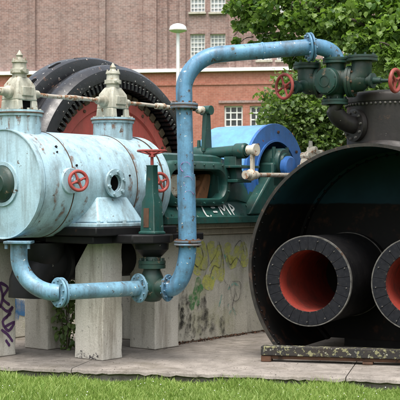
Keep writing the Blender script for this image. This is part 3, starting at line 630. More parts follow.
for k in range(60):
    x = random.gauss(0.0, 0.12); z = abs(random.gauss(0, 0.035))+0.01; s = random.uniform(0.004, 0.013)
    if abs(x) < hx-0.03: m.add([(x-s,-hy-0.003,z-s*0.6),(x+s,-hy-0.003,z-s*0.5),(x+s*0.4,-hy-0.003,z+s*0.8),(x-s*0.7,-hy-0.003,z+s*0.5)], [(0,1,2,3)])
m.build('dirt_spots', M['gline'], t, smooth=False, recalc=False, kind='stuff')
t, hx, hy = pier('concrete pier tagged with purple graffiti at the left edge', -0.92, -0.53, 0.22, 0.67, 1.172)
m = MB(); o = (hx, -hy, 0.0); r_ = (0,1,0); u_ = (0,0,1)
for pts in ([(0.20,0.78),(0.26,0.62),(0.22,0.50)], [(0.22,0.76),(0.33,0.70),(0.26,0.60),(0.36,0.52)], [(0.20,0.55),(0.32,0.46),(0.40,0.50),(0.30,0.38)], [(0.38,0.44),(0.26,0.36),(0.34,0.26),(0.42,0.34),(0.28,0.30)],
            [(0.24,0.28),(0.33,0.22),(0.40,0.14)], [(0.30,0.17),(0.36,0.10)], [(0.05,0.7),(0.12,0.5),(0.06,0.36),(0.16,0.3)]):
    m = MB(); stroke(m, o, r_, u_, pts, 0.032, (1,0,0)); m.build('graffiti', M['gpurple'], t, smooth=False, recalc=False, label='purple sprayed stroke')
pier('shaded concrete pier under the engine, left of the creeper', -0.90, -0.55, 1.14, 1.50, 1.172)
pier('weathered concrete pier behind the green stop valve', -0.02, 0.345, 1.86, 2.27, 1.172)
fd = thing('engine_foundation', 'long concrete engine foundation wall covered in faded graffiti', 'foundation wall', E(-0.1, 3.6, 0), -PHI)
FL = 0.19
m = MB(); m.box(-0.85, FL+0.1, -1.22, 1.4, 0.002, 1.20); m.build('wall_block', M['wall_concrete'], fd, bevel=0.015)
m = MB(); m.box(-0.87, FL+0.135, -1.24, 1.42, 1.203, 1.275); m.build('wall_coping', M['ledge'], fd, bevel=0.014)
m = MB(); m.box(-0.75, FL+0.22, -1.5, 1.40, 1.277, 1.338); m.build('bed_plinth', M['ledge'], fd, bevel=0.012)
ox = FL+0.1; o = (ox, -1.22, 0); r_ = (0,1,0); u_ = (0,0,1); nrm = (1,0,0)
def G(name, mat, strokes, wd, off):
    for i, pts in enumerate(strokes):
        m = MB(); stroke(m, o, r_, u_, pts, wd, nrm, off+0.0004*i); m.build(name, M[mat], fd, smooth=False, recalc=False)
G('spray_mark', 'gyellow', [[(0.20,1.1),(0.22,0.9)],[(0.45,1.12),(0.52,0.95),(0.50,0.8)],[(0.80,1.08),(0.84,0.8),(0.80,0.66)],[(0.30,1.08),(0.42,0.92),(0.38,0.75)],[(0.62,1.12),(0.72,0.86),(0.62,0.62)],[(0.95,1.1),(1.05,0.85),(1.2,1.05)],[(0.5,0.7),(0.7,0.6)],[(1.28,1.1),(1.32,0.8)]], 0.15, 0.003)
G('spray_mark', 'gleaf', [[(0.28,0.36),(0.36,0.55),(0.44,0.72)],[(0.42,0.40),(0.40,0.55),(0.5,0.62)],[(0.24,0.52),(0.36,0.44)]], 0.09, 0.0045)
G('spray_mark', 'gteal', [[(0.98,0.55),(1.1,0.62),(1.2,0.56)],[(0.92,0.30),(1.0,0.38)],[(1.0,0.26),(1.08,0.32),(1.12,0.24)],[(0.9,0.98),(1.0,0.80)],[(0.66,0.72),(0.72,0.66)],[(0.8,0.36),(0.86,0.5)]], 0.028, 0.006)
G('spray_mark', 'gline', [[(0.22,0.98),(0.5,0.80),(0.75,0.98),(0.78,1.12)],[(0.8,1.12),(0.88,0.92),(0.9,0.68),(0.98,0.6)],[(1.0,0.62),(1.08,0.42),(1.2,0.44),(1.22,0.62),(1.02,0.64)],[(1.06,1.0),(1.22,1.12),(1.3,0.98)],[(1.1,0.58),(1.16,0.44)],[(1.3,1.1),(1.36,0.98)],[(0.36,1.12),(0.30,0.95),(0.40,0.84),(0.50,0.96),(0.44,1.1)],[(0.62,0.7),(0.70,0.84),(0.82,0.82),(0.86,1.0)],[(0.95,0.96),(1.02,0.84),(1.14,0.92),(1.24,0.84)],[(1.12,0.52),(1.06,0.34),(1.14,0.28)],[(0.56,1.1),(0.60,0.9),(0.52,0.72)]], 0.009, 0.0075)
G('mould_streak', 'soot', [[(0.22,0.5),(0.23,0.06)],[(0.30,0.34),(0.31,0.04)],[(0.50,0.5),(0.51,0.1)],[(0.66,0.3),(0.67,0.05)],[(0.85,0.25),(0.86,0.04)],[(0.06,0.52),(0.08,0.10)],[(0.16,0.62),(0.15,0.2)],[(0.42,0.42),(0.44,0.06)],[(0.56,0.36),(0.57,0.12)],[(0.12,0.4),(0.13,0.05)]], 0.11, 0.009)

# wall with blue spray behind the piers, far side of the engine
bw = thing('retaining_wall', 'low dark concrete wall sprayed blue in the shade behind the engine', 'wall', E(-1.75, 1.6, 0), -PHI)
m = MB(); m.box(-0.12, 0.12, -2.6, 1.6, 0.002, 1.1); m.build('wall_block', M['wall_concrete'], bw, bevel=0.015)
m = MB(); o = (0.12, -0.6, 0)
for pts in ([(0.1,0.1),(0.25,0.5),(0.15,0.9)],[(0.4,0.1),(0.3,0.4),(0.5,0.8)],[(0.7,0.2),(0.6,0.6),(0.8,0.95)],[(0.0,0.3),(0.3,0.25),(0.6,0.4),(0.9,0.3)],[(-0.3,0.2),(-0.2,0.7)],[(1.0,0.2),(1.1,0.8)]): m = MB(); stroke(m, o, (0,1,0), (0,0,1), pts, 0.16, (1,0,0), 0.004+random.random()*0.004); m.build('spray_mark', M['gblue'], bw, smooth=False, recalc=False)

# ------------------------------------------------------------------ generator on the crankshaft, axis along U
GO = E(-2.45, GA, 0); gen = thing('generator', 'huge black generator ring with toothed rim and red rotor behind the cylinder', 'generator', (GO.x, GO.y, -0.15), -PHI)
GZA = ZA+0.15
hsg = MB().lathe((0,0,GZA), (1,0,0), [(-0.52,1.45),(-0.52,1.70),(-0.49,1.77),(-0.44,1.795),(-0.22,1.795),(-0.17,1.77),(-0.14,1.70),(-0.14,1.60),(-0.02,1.60),(-0.02,1.45),(-0.52,1.45)], 128).build('stator_housing', M['ring_black'], gen)
for q in np.arange(0.0, 2*PI, PI/11):          # raised dark ovals on the housing, the shade of vent holes put into colour
    p = Vector((-0.16, 1.765*math.cos(q), GZA+1.765*math.sin(q))); tg = Vector((0, -math.sin(q), math.cos(q)))
    path = [p-tg*0.12+Vector((-0.05,0,0)), p-tg*0.05, p+tg*0.05, p+tg*0.12+Vector((-0.05,0,0))]
    p = Vector((-0.27, 1.79*math.cos(q), GZA+1.79*math.sin(q))); nr = Vector((0, math.cos(q), math.sin(q)))
    m = MB(); ol = []
    for k in range(16):
        t2 = 2*PI*k/16; e = tg*(0.07*(1 if math.cos(t2) > 0 else -1)+0.04*math.cos(t2))+Vector((1,0,0))*0.042*math.sin(t2); ol.append(p+e)
    m.prism(ol, nr*0.0075); m.build('vent_shade_oval', M['dark'], hsg)
fr = MB().lathe((0,0,GZA), (1,0,0), [(-0.02,1.40),(-0.02,1.63),(0.02,1.66),(0.10,1.67),(0.20,1.655),(0.27,1.60),(0.29,1.53),(0.29,1.46),(0.26,1.44),(0.05,1.40),(-0.02,1.40)], 128).build('front_ring', M['ring_black'], gen)
th0 = None; n = 110
me_t = MB(); me_t.box(0.05, 0.285, -0.018, 0.018, -0.115, 0.0); th0 = me_t.build('tooth', M['ring_black'], fr, bevel=0)
for k in range(n):
    q = 2*PI*k/n
    ob = th0 if k == 0 else share(th0, fr, (0,0,0))
    ob.location = (0, 1.462*math.cos(q), GZA+1.462*math.sin(q)); ob.rotation_euler = (q-PI/2, 0, 0)
MB().lathe((0,0,GZA), (1,0,0), [(-0.02,1.20),(-0.02,1.41),(0.06,1.41),(0.06,1.20)], 96).build('coil_ring', M['dark'], gen)
p0 = None
for k in range(56):
    q = 2*PI*k/56
    if p0 is None: p0 = MB().box(0.02, 0.14, -0.05, 0.05, -0.1, 0.0).build('pole_piece', M['pole'], gen, bevel=0.01); ob = p0
    else: ob = share(p0, gen, (0,0,0))
    ob.location = (0, 1.325*math.cos(q), GZA+1.325*math.sin(q)); ob.rotation_euler = (q-PI/2, 0, 0)
rt = MB().lathe((0,0,GZA), (1,0,0), [(-0.1,0),(-0.1,1.19),(0.08,1.265),(0.12,1.25),(0.12,1.10),(0.09,1.08),(0.09,0.3),(0.2,0.28),(0.2,0)], 96).build('rotor', M['disc_red'], gen)
for k in range(12):
    q = 2*PI*k/12; MB().cyl((0.118,1.17*math.cos(q),GZA+1.17*math.sin(q)), (0.135,1.17*math.cos(q),GZA+1.17*math.sin(q)), 0.026, 0.022, 6).build('bolt', M['rust'], rt)
for s in (-1, 1):
    MB().box(-0.45, 0.0, s*1.6-0.22, s*1.6+0.22, 0.0, 1.1).build('stator_foot', M['ring_black'], gen, bevel=0.03)

# ------------------------------------------------------------------ blue steam pipe from the cylinder to the boiler, with its stop valve
sp_ = thing('steam_pipe', 'blue steam pipe rising from the stop valve and arching across to the boiler', 'pipe', (-0.12, 11.72, 0))
def flange(parent, o, axis, r, th, ri=0.0, n=8, mat=None, bm=None, name='flange', pair=False):
    a = Vector(axis).normalized(); o = Vector(o)
    prs = [(-th-0.004, -0.004), (0.004, th+0.004)] if pair else [(0, th)]
    for (q0, q1) in prs:
        f = MB().lathe(o, a, [(q0,0),(q0,r*0.96),(q0+0.006,r),(q1-0.006,r),(q1,r*0.96),(q1,0)], 36).build(name, mat, parent, world=True)
        for sg, z_ in ((1, q1), (-1, q0)):
            if pair and ((sg == 1) != (q0 > 0)): continue
            bolt_parts(f, o+a*z_, a*sg, r*0.80, n, r*0.085, 0.016, 0.2, bm or mat, 'bolt', world=True)
RP = 0.081
riser_top = Vector((-0.155, 11.74, 2.52)); riser_bot = Vector((-0.12, 11.72, 1.18))
p_end = Vector((1.10, 12.0, 3.13)); p_c = Vector((-0.16, 11.75, 3.0))
MB().tube([riser_bot+Vector((0,0,0.01)), riser_bot.lerp(riser_top, 0.5)], [RP+0.008]*2, 32).build('lower_sleeve', M['pipe_blue'], sp_, world=True)
rz_ = MB().tube([riser_bot.lerp(riser_top, 0.46), riser_top-Vector((0,0,0.01))], RP-0.002, 32).build('riser', M['pipe_blue'], sp_, world=True)
dirh = (p_end-p_c).normalized()
cor = [riser_top+Vector((0,0,0.01)), riser_top+Vector((0,0,0.12))]+arc(p_c-Vector((0,0,0.34)), p_c, p_c+dirh*0.36, 14)[1:]+[p_c+dirh*0.5, p_c.lerp(p_end, 0.7), p_end]
ov = MB().tube(cor, RP, 32).build('overhead_pipe', M['pipe_blue'], sp_, world=True)
MB().lathe(p_c.lerp(p_end, 0.62), dirh, [(-0.012,RP),(-0.006,RP+0.006),(0.006,RP+0.006),(0.012,RP)], 32).build('weld_seam', M['pipe_blue'], ov, world=True)
flange(sp_, riser_top, (0.02,0,1), 0.135, 0.024, n=10, mat=M['rusty_flange'], bm=M['rust'], pair=True)
MB().lathe(riser_top, (0,0,1), [(-0.0039,0.138),(0.0039,0.138)], 32).build('gasket', M['rust'], sp_, world=True)
V_C = Vector((-0.475, 11.88, 0.735)); VR = Vector((0.9, -0.43, 0)).normalized()
flange(sp_, riser_bot, (0,0,1), 0.135, 0.022, n=10, mat=M['rusty_flange'], bm=M['rust'], pair=True)
MB().lathe(riser_bot, (0,0,1), [(-0.0039,0.10),(0.0039,0.10)], 32).build('gasket', M['rust'], sp_, world=True)
MB().lathe(riser_bot+Vector((0,0,0.0265)), (0,0,1), [(0,0.136),(0.004,0.13),(0.006,0.09)], 32).build('rust_stain', M['rust'], sp_, world=True)
vr = V_C+VR*0.165
el = [vr, vr+VR*0.03]+arc(vr+VR*0.03, Vector((riser_bot.x, riser_bot.y, vr.z)), riser_bot, 14)
MB().tube(el, [RP+0.006]*len(el), 32).build('lower_elbow', M['pipe_blue'], sp_, world=True)
flange(sp_, vr, VR, 0.135, 0.022, n=10, mat=M['pipe_blue'], pair=False)
# end flange and down-bend onto the boiler valve
flange(sp_, p_end, dirh, 0.145, 0.022, n=8, mat=M['pipe_blue'], pair=True)
B_IN = Vector((1.375, 12.09, 3.0))
el = arc(p_end+dirh*0.02, Vector((B_IN.x-0.01, B_IN.y, p_end.z+0.03)), B_IN, 12)
MB().tube(el, [RP]*len(el), 28).build('down_bend', M['pipe_blue'], sp_, world=True)
m = MB()
for z0, dx in ((1.92,-0.02),(1.78,0.0),(1.64,0.01)):
    pts = [Vector((-0.12+dx+0.05*math.cos(t), 0, z0+0.05*math.sin(t))) for t in np.linspace(0.3, 4.2, 8)]
    for p, q in zip(pts, pts[1:]):
        pass
    f = lambda v: Vector((v.x, 11.728-math.sqrt(max(1e-6, (RP+0.0075)**2-(v.x+0.125)**2)), v.z))
    MB().tube([f(p) for p in catmull(pts, 3)], 0.004, 5).build('graffiti', M['gpink'], sp_, world=True, label='faint pink scribble')
# bottom run
ip = thing('inlet_pipe', 'pale blue flanged pipe bending from under the cylinder to the stop valve', 'pipe', (-1.3, 11.5, 0))
J = Vector((-1.31, 11.22, 0.735)); D1 = (V_C-J); D1.z = 0; D1.normalize(); T0 = Vector((-1.72, 11.40, 1.19))
vl = V_C-D1*0.15
el = [T0, T0-Vector((0,0,0.10))]+arc(T0-Vector((0,0,0.12)), Vector((T0.x, T0.y, J.z)), J-Vector((0.05,0,0)), 14)+[J]
MB().tube(el, RP, 32).build('elbow', M['inlet_blue'], ip, world=True)
MB().tube([J, Vector((vl.x, vl.y, vl.z))], RP-0.006, 32).build('straight', M['inlet_blue'], ip, world=True)
flange(ip, J, D1, 0.142, 0.024, n=10, mat=M['inlet_blue'], pair=True)
flange(ip, vl, -D1, 0.145, 0.024, n=10, mat=M['inlet_blue'], pair=False)
m = MB(); m.box(-0.13+T0.x, 0.13+T0.x, T0.y-0.13, T0.y+0.13, 1.185, 1.212); tf = m.build('top_flange', M['inlet_blue'], ip, world=True, bevel=0.006)
for s in (-1, 1): MB().cyl((T0.x+s*0.105,T0.y-0.1,1.215), (T0.x+s*0.105,T0.y-0.1,1.14), 0.016, 0.016, 6).build('bolt', M['inlet_blue'], tf, world=True)
# stop valve with column
sv = thing('stop_valve', 'dark green stop valve on a column with a horizontal red handwheel', 'valve', (V_C.x, V_C.y, 0.5))
b_ = MB().lathe((V_C.x,V_C.y,V_C.z-0.19), (0,0,1), [(0.05,0),(0.05,0.05),(0.06,0.08),(0.1,0.11),(0.19,0.125),(0.30,0.11),(0.36,0.085),(0.38,0.085)], 32)
b_.cyl(V_C-D1*0.145, V_C, 0.095, 0.105, 28); b_.cyl(V_C, V_C+VR*0.16, 0.105, 0.095, 28)
b_.build('valve_body', M['valve_green'], sv, world=True, sharp=60)
flange(sv, V_C-D1*0.158, -D1, 0.135, 0.022, n=0, mat=M['valve_green']) if False else None
zb = V_C.z+0.19
MB().lathe((V_C.x,V_C.y,zb), (0,0,1), [(0,0),(0,0.135),(0.035,0.135),(0.037,0.13),(0.043,0.13),(0.045,0.135),(0.075,0.135),(0.08,0.09),(0.14,0.075),(0.16,0.06),(0.26,0.055),(0.26,0)], 32).build('bonnet', M['valve_green'], sv, world=True)
bolt_parts(sv, (V_C.x,V_C.y,zb+0.075), (0,0,1), 0.112, 8, 0.014, 0.025, 0.2, M['valve_green'], 'bolt', world=True)
for s in (-1, 1): MB().bar((V_C.x+s*0.07,V_C.y,zb+0.07), (V_C.x+s*0.085,V_C.y,1.175), 0.03, 0.05, (0,1,0)).build('yoke_arm', M['valve_green'], sv, world=True, bevel=0.006)
bracket = thing('valve_bracket', 'black plate bracket carrying the green valve column beside the pier', 'bracket', E(0.8, 1.1, 1.175), -PHI)
m = MB(); m.prism([(-0.29,-0.27,0),(0.12,-0.27,0),(0.26,-0.12,0),(0.29,0.1,0),(0.2,0.26,0),(-0.29,0.27,0)], (0,0,0.085)); m.build('plate', M['black'], bracket, bevel=0.012)
m = MB(); m.lathe((0.1,0.05,-0.002), (0,0,-1), [(0,0),(0,0.17),(0.06,0.165),(0.13,0.1),(0.15,0.04),(0.15,0)], 28); m.build('boss', M['black'], bracket)
cx, cy = V_C.x, V_C.y; ca, sa = math.cos(-PHI), math.sin(-PHI)
def rotsec(z, wx, wy): return [(cx+x*ca-y*sa, cy+x*sa+y*ca, z) for x, y in ((-wx,-wy),(wx,-wy),(wx,wy),(-wx,wy))]
m = MB(); m.sweep([rotsec(1.262,0.105,0.085), rotsec(1.285,0.105,0.085), rotsec(1.29,0.09,0.075), rotsec(1.58,0.078,0.066), rotsec(1.65,0.05,0.045), rotsec(1.93,0.042,0.038), rotsec(1.945,0.048,0.044)])
colm = m.build('column', M['green'], sv, world=True, bevel=0.008)
m = MB()
for (x0, x1, z0, z1) in ((-0.078,-0.076,1.33,1.5),): pass
q0 = Vector((cx, cy, 0))
def lc(x, y, z): return Vector((cx+x*ca-y*sa, cy+x*sa+y*ca, z))
m.prism([lc(-0.045,-0.071,1.33), lc(0.02,-0.071,1.33), lc(0.02,-0.0675,1.52), lc(-0.045,-0.0675,1.52)], lc(0,-0.008,0)-lc(0,0,0)); m.build('indicator_slot', M['rust'], colm, world=True)
MB().cyl((cx,cy,1.94), (cx,cy,2.09), 0.016, 0.016, 12).build('spindle', M['red'], sv, world=True)
handwheel(sv, (cx,cy,2.085), (0,0,1), 0.140, 0.012, 5, dish=0.03, world=True)

# ------------------------------------------------------------------ boiler, local frame: x lateral, y along its axis, z up
PB = math.radians(26); BO = Vector((1.60, 11.60, 0)); BR, BZ = 1.225, 0.92
boi = thing('boiler', 'big black open-ended boiler shell with two red-lined flue tubes', 'boiler', BO, -PB)
def shell(r, y0, y1, zcut, n=120, thick=0.02):
    q = math.asin(max(-1, (zcut-BZ)/r)); a0, a1 = q, PI-q; m = MB(); secs = []
    for k in range(n+1):
        t_ = a0+(a1-a0)*k/n; c_, s_ = math.cos(t_), math.sin(t_)
        secs.append([((r-thick)*c_,y0,BZ+(r-thick)*s_),((r-thick)*c_,y1,BZ+(r-thick)*s_),(r*c_,y1,BZ+r*s_),(r*c_,y0,BZ+r*s_)])
    m.sweep(secs); return m
ZCUT = 0.075
outer = shell(BR, 0.0, 3.6, ZCUT, 120, 0.012).build('shell', M['black'], boi)
shell(BR-0.0125, 0.005, 1.34, ZCUT, 120, 0.010).build('shell_lining', M['boiler_in'], boi)
shell(BR+0.004, -0.016, -0.001, ZCUT, 120, 0.032).build('shell_edge', M['rim'], outer)
q = math.asin((ZCUT-BZ)/BR)
m = MB(); pts = [(1.2*math.cos(t_), 1.341, BZ+1.2*math.sin(t_)) for t_ in np.linspace(q, PI-q, 80)]
m.add([(x,1.345,z) for x, y, z in pts]+[(x,1.37,z) for x, y, z in pts], [tuple(range(80)), tuple(range(159, 79, -1))]+[(i, i+1, 81+i, 80+i) for i in range(79)])
endp = m.build('end_plate', M['boiler_in'], boi)
shell(BR-0.024, 1.25, 1.344, ZCUT, 110, 0.03).build('angle_ring', M['boiler_in'], endp)
rv = None
for t_ in np.linspace(q+0.1, PI-q-0.1, 46):
    p = (1.165*math.cos(t_), 1.248, BZ+1.165*math.sin(t_))
    if rv is None: rv = MB().sphere((0,0,0), 0.018, 8, 0.7, (0,-1,0), True).build('rivet', M['boiler_in'], endp); rv.location = p
    else: share(rv, endp, p)
rv = None
for t_ in np.linspace(q+0.08, PI-q-0.08, 60):
    p = ((BR-0.028)*math.cos(t_), 0.06, BZ+(BR-0.028)*math.sin(t_))
    if rv is None: rv = MB().sphere((0,0,0), 0.012, 8, 0.7).build('rivet', M['black'], outer); rv.location = p
    else: share(rv, outer, p)
m = MB(); m.box(-0.7, 0.7, 1.40, 3.5, 0.003, 0.2); m.build('shell_keel', M['black'], boi)
FX, FZ, FRo, FRi = 0.575, 0.80, 0.445, 0.305
for s in (-1, 1):
    fx = s*0.55-0.045
    fl = MB().lathe((fx,0.03,FZ), (0,1,0), [(0,FRo-0.03),(0,FRo),(1.318,FRo)], 64).build('flue_tube', M['black'], boi)
    MB().lathe((fx,0.02,FZ), (0,1,0), [(0.0,FRo-0.006),(-0.014,FRo-0.006),(-0.014,FRo+0.006),(0.02,FRo+0.006),(0.02,FRo-0.001)], 64).build('flue_rim', M['edge'], fl)
    MB().torus((fx,1.20,FZ), (0,1,0), FRo+0.002, 0.008, 64, 6).build('weld_ring', M['edge'], fl)
    MB().lathe((fx,0.01,FZ), (0,1,0), [(0.0,FRi),(0.6,FRi),(1.3,FRi-0.01),(2.6,FRi-0.02),(2.6,0)], 64).build('flue_lining', M['flue_red'], fl)
    n = 26; sg0 = None
    for k in range(n):
        q0 = 2*PI*k/n; dq = 2*PI/n*0.982
        if sg0 is None:
            m = MB(); secs = []
            for j in range(5):
                t_ = -dq/2+dq*j/4; c_, s_ = math.cos(t_), math.sin(t_)
                secs.append([((FRi)*c_,0.0,FRi*s_),((FRi)*c_,0.03,FRi*s_),((FRo-0.008)*c_,0.03,(FRo-0.008)*s_),((FRo-0.008)*c_,0.0,(FRo-0.008)*s_)])
            m.sweep(secs); sg0 = m.build('ring_segment', M['gasket'], fl, bevel=0.003); ob = sg0
        else: ob = share(sg0, fl, (0,0,0))
        ob.location = (fx, 0.004+random.uniform(-0.0025,0.0025), FZ); ob.rotation_euler = (0, -q0, 0)
    for k in range(13):
        q0 = 2*PI*(k+0.5)/13+0.1; MB().cyl((fx+0.405*math.cos(q0),0.006,FZ+0.405*math.sin(q0)), (fx+0.405*math.cos(q0),-0.008,FZ+0.405*math.sin(q0)), 0.007, 0.006, 8).build('stud', M['edge'], fl)
# steam dome
DY = 0.98; dmb = MB().lathe((0,DY,1.95), (0,0,1), [(0,0.54),(0.03,0.53),(0.06,0.50),(0.66,0.50)], 64)
dmb.v = [(x, y, z if i >= 192 else BZ+math.sqrt(BR*BR-x*x)+(z-1.95)-0.004) for i, (x, y, z) in enumerate(dmb.v)]
dm = dmb.build('steam_dome', M['dome'], boi)
MB().lathe((0,DY,2.60), (0,0,1), [(0,0.505),(0.0,0.515),(0.06,0.518),(0.085,0.505),(0.105,0.46),(0.12,0.35),(0.128,0.0)], 64).build('dome_head', M['dome'], dm)
rv = None
for k in range(64):
    t_ = 2*PI*k/64; p = (0.51*math.cos(t_), DY+0.51*math.sin(t_), 2.575)
    if rv is None: rv = MB().sphere((0,0,0), 0.014, 8).build('rivet', M['edge'], dm); rv.location = p
    else: share(rv, dm, p)
# lichen-covered beam under the boiler mouth
pa, pb_ = Vector((0.60, 11.86, 0)), Vector((2.65, 11.36, 0))
BA = math.atan2(pb_.y-pa.y, pb_.x-pa.x); bl = (pb_-pa).length
be = thing('support_beam', 'lichen-spotted dark beam on the paving under the boiler mouth', 'beam', pa, BA)
m = MB(); m.box(0, bl, 0, 0.14, 0.065, 0.155); m.build('top_rail', M['beam'], be, bevel=0.008)
m = MB(); m.box(0.06, bl-0.02, 0.03, 0.11, 0.03, 0.063); m.build('bottom_rail', M['rust'], be, bevel=0.004)
for x0 in (0.0, 1.0, 1.9): m = MB(); m.box(x0, x0+0.1, 0.01, 0.13, 0.002, 0.062 if x0 == 0 else 0.029); m.build('packing_block', M['rust'], be, bevel=0.006)

# ------------------------------------------------------------------ valve manifold on the boiler
MC = Vector((1.36, 12.10, 2.785)); mv = thing('boiler_valve', 'green three-way boiler valve with red handwheels on both sides', 'valve', MC)
W = Vector((math.cos(math.radians(24)), -math.sin(math.radians(24)), 0)); Nn = Vector((-math.sin(math.radians(24)), -math.cos(math.radians(24)), 0))
def wp(x, y, z): return MC+W*x+Nn*y+Vector((0,0,z))
m = MB().sphere(MC, 0.16, 28, 1.0); m.cyl(wp(-0.24,0,0), wp(0.30,0,0.02), 0.115, 0.12, 28); m.cyl(wp(0,0,0), wp(0.015,0,0.2), 0.10, 0.10, 24); m.cyl(wp(0,0,0), wp(0.0,0,-0.19), 0.10, 0.085, 24)
m.build('valve_body', M['valve_green'], mv, world=True, sharp=50)
cvax = (Nn-W*0.25).normalized()
cv = MB().lathe(MC+cvax*0.12, cvax, [(0,0.14),(0.055,0.135),(0.06,0.125),(0.075,0.12),(0.08,0.1),(0.08,0.0)], 32).build('cover', M['valve_green'], mv, world=True)
bolt_parts(cv, MC+cvax*0.18, cvax, 0.115, 8, 0.012, 0.016, 0.3, M['valve_green'], 'bolt', world=True)
m = MB(); m.ring(MC+cvax*0.2, cvax, 0, 0.006, 0.05, 0.06, 24); m.build('cast_ring', M['valve_green'], cv, world=True)
def vflange(x, y, z, r=0.145, mat=None, blank=True):
    f = MB().lathe(wp(x,y,z), (0,0,1), [(0,0),(0,r),(0.022,r),(0.024,r-0.006),(0.030,r-0.006),(0.032,r),(0.052,r),(0.056,r-0.01),(0.056,0.0)], 32).build('flange', mat or M['valve_green'], mv, world=True)
    bolt_parts(f, wp(x,y,z+0.056), (0,0,1), r*0.82, 8, 0.013, 0.02, 0.1, M['valve_green'], 'bolt', world=True)
    return f
# left branch: body, blank flange on top
m = MB().tube([wp(-0.2,0,0.0), wp(-0.26,0,0.01), wp(-0.285,0,0.06), wp(-0.29,0,0.16)], [0.115,0.112,0.108,0.1], 24); m.sphere(wp(-0.27,0,0.0), 0.115, 20); m.build('left_elbow', M['valve_green'], mv, world=True, sharp=60)
vflange(-0.295, 0.0, 0.15, 0.14)
vflange(0.015, 0.0, 0.19, 0.138)
m = MB().tube([wp(0.19,0.04,0.0), wp(0.25,0.04,0.01), wp(0.285,0.04,0.07), wp(0.295,0.04,0.2)], [0.118,0.116,0.11,0.10], 24); m.sphere(wp(0.26,0.04,0.01), 0.117, 20); m.build('right_elbow', M['valve_green'], mv, world=True, sharp=60)
vflange(0.295, 0.04, 0.195, 0.155)
for x in (0.145, 0.178): MB().lathe(wp(x,0.02,0.0), W, [(0,0),(0,0.158),(0.028,0.158),(0.028,0)], 32).build('joint_flange', M['valve_green'], mv, world=True)
bolt_parts(mv, wp(0.206,0.02,0.0), W, 0.135, 8, 0.014, 0.02, 0.1, M['rust'], 'bolt', world=True)
MB().lathe(wp(-0.155,0,0), -W, [(0,0),(0,0.15),(0.03,0.15),(0.03,0)], 32).build('joint_flange', M['valve_green'], mv, world=True)
# glands, spindles and handwheels
wl = Vector((-0.78, -0.62, 0.0)).normalized(); pL = wp(-0.35,0.06,-0.045)
MB().lathe(pL, wl, [(0,0.055),(0.05,0.05),(0.06,0.07),(0.085,0.07),(0.09,0.035),(0.15,0.03),(0.15,0)], 20).build('gland', M['valve_green'], mv, world=True)
for s in (-1, 1): MB().cyl(pL+Vector((0,0,s*0.05))+wl*0.04, pL+Vector((0,0,s*0.05))+wl*0.14, 0.012, 0.012, 8).build('gland_stud', M['rust'], mv, world=True)
MB().cyl(pL+wl*0.1, pL+wl*0.235, 0.018, 0.018, 12).build('spindle', M['rust'], mv, world=True)
handwheel(mv, pL+wl*0.215, wl, 0.120, 0.016, 4, world=True)
pR = wp(0.35,0.06,-0.0); wr = Vector((0.80, -0.6, -0.06)).normalized()
MB().lathe(pR, wr, [(0,0.055),(0.04,0.05),(0.05,0.075),(0.075,0.075),(0.08,0.035),(0.16,0.03),(0.16,0)], 20).build('gland', M['valve_green'], mv, world=True)
MB().cyl(pR+wr*0.05, pR+wr*0.33, 0.018, 0.018, 12).build('spindle', M['valve_green'], mv, world=True)
handwheel(mv, pR+wr*0.315, wr, 0.105, 0.02, 3, world=True)
# down elbow to the dome
vflange(0.0, 0.0, -0.225, 0.135)
dome_c = BO+A3*0 + Vector((math.sin(PB)*DY, math.cos(PB)*DY, 0)); p0_ = wp(0.0,0,-0.225)
hd = (dome_c-Vector((p0_.x,p0_.y,0))); hd.z = 0; hd.normalize()
tgt = Vector((dome_c.x, dome_c.y, 2.36))-hd*0.49
el = [p0_, p0_-Vector((0,0,0.03))]+arc(p0_-Vector((0,0,0.03)), Vector((p0_.x,p0_.y,2.36)), tgt, 10)
MB().tube(el, [0.09]*len(el), 26).build('down_elbow', M['dome'], mv, world=True)
fo = tgt-hd*0.02
f = MB().lathe(fo, -hd, [(-0.02,0),(-0.02,0.165),(0.03,0.165),(0.034,0.15),(0.034,0)], 32).build('dome_flange', M['dome'], mv, world=True)
bolt_parts(f, fo-hd*0.034, -hd, 0.135, 10, 0.014, 0.018, 0.1, M['edge'], 'bolt', world=True)

# ------------------------------------------------------------------ trees
def leaf_template(kind):
    if kind == 'maple':
        o = [(0,0),(0.2,-0.06),(0.44,0.03),(0.42,0.2),(0.57,0.44),(0.42,0.54),(0.34,0.70),(0.16,0.78),(0,1.0)]
    else:
        o = [(0,0),(0.22,0.12),(0.36,0.38),(0.30,0.66),(0.14,0.9),(0,1.05)]
    P = [(0,0.45,0.0)]; R_ = [(x, y, 0.32*abs(x)-0.34*(y-0.35)**2+0.05*math.sin(9*y)) for x, y in o]; Lf = [(-x, y, z) for x, y, z in R_[1:-1]]
    ring = R_+Lf[::-1]; P = P+ring; n = len(ring)
    return np.array(P), [(0, 1+i, 1+(i+1) % n) for i in range(n)]
def rotmats(n, droop=0.6):
    yaw = rng.uniform(0, 2*PI, n); pit = rng.normal(-droop, 0.5, n); rol = rng.normal(0, 0.5, n)
    cy_, sy_ = np.cos(yaw), np.sin(yaw); cp, sp2 = np.cos(pit), np.sin(pit); cr, sr = np.cos(rol), np.sin(rol)
    Z = np.zeros(n); O = np.ones(n)
    Rz = np.stack([np.stack([cy_,-sy_,Z],-1), np.stack([sy_,cy_,Z],-1), np.stack([Z,Z,O],-1)], 1)
    Rx = np.stack([np.stack([O,Z,Z],-1), np.stack([Z,cp,-sp2],-1), np.stack([Z,sp2,cp],-1)], 1)
    Ry = np.stack([np.stack([cr,Z,sr],-1), np.stack([Z,O,Z],-1), np.stack([-sr,Z,cr],-1)], 1)
    return Rz @ Rx @ Ry
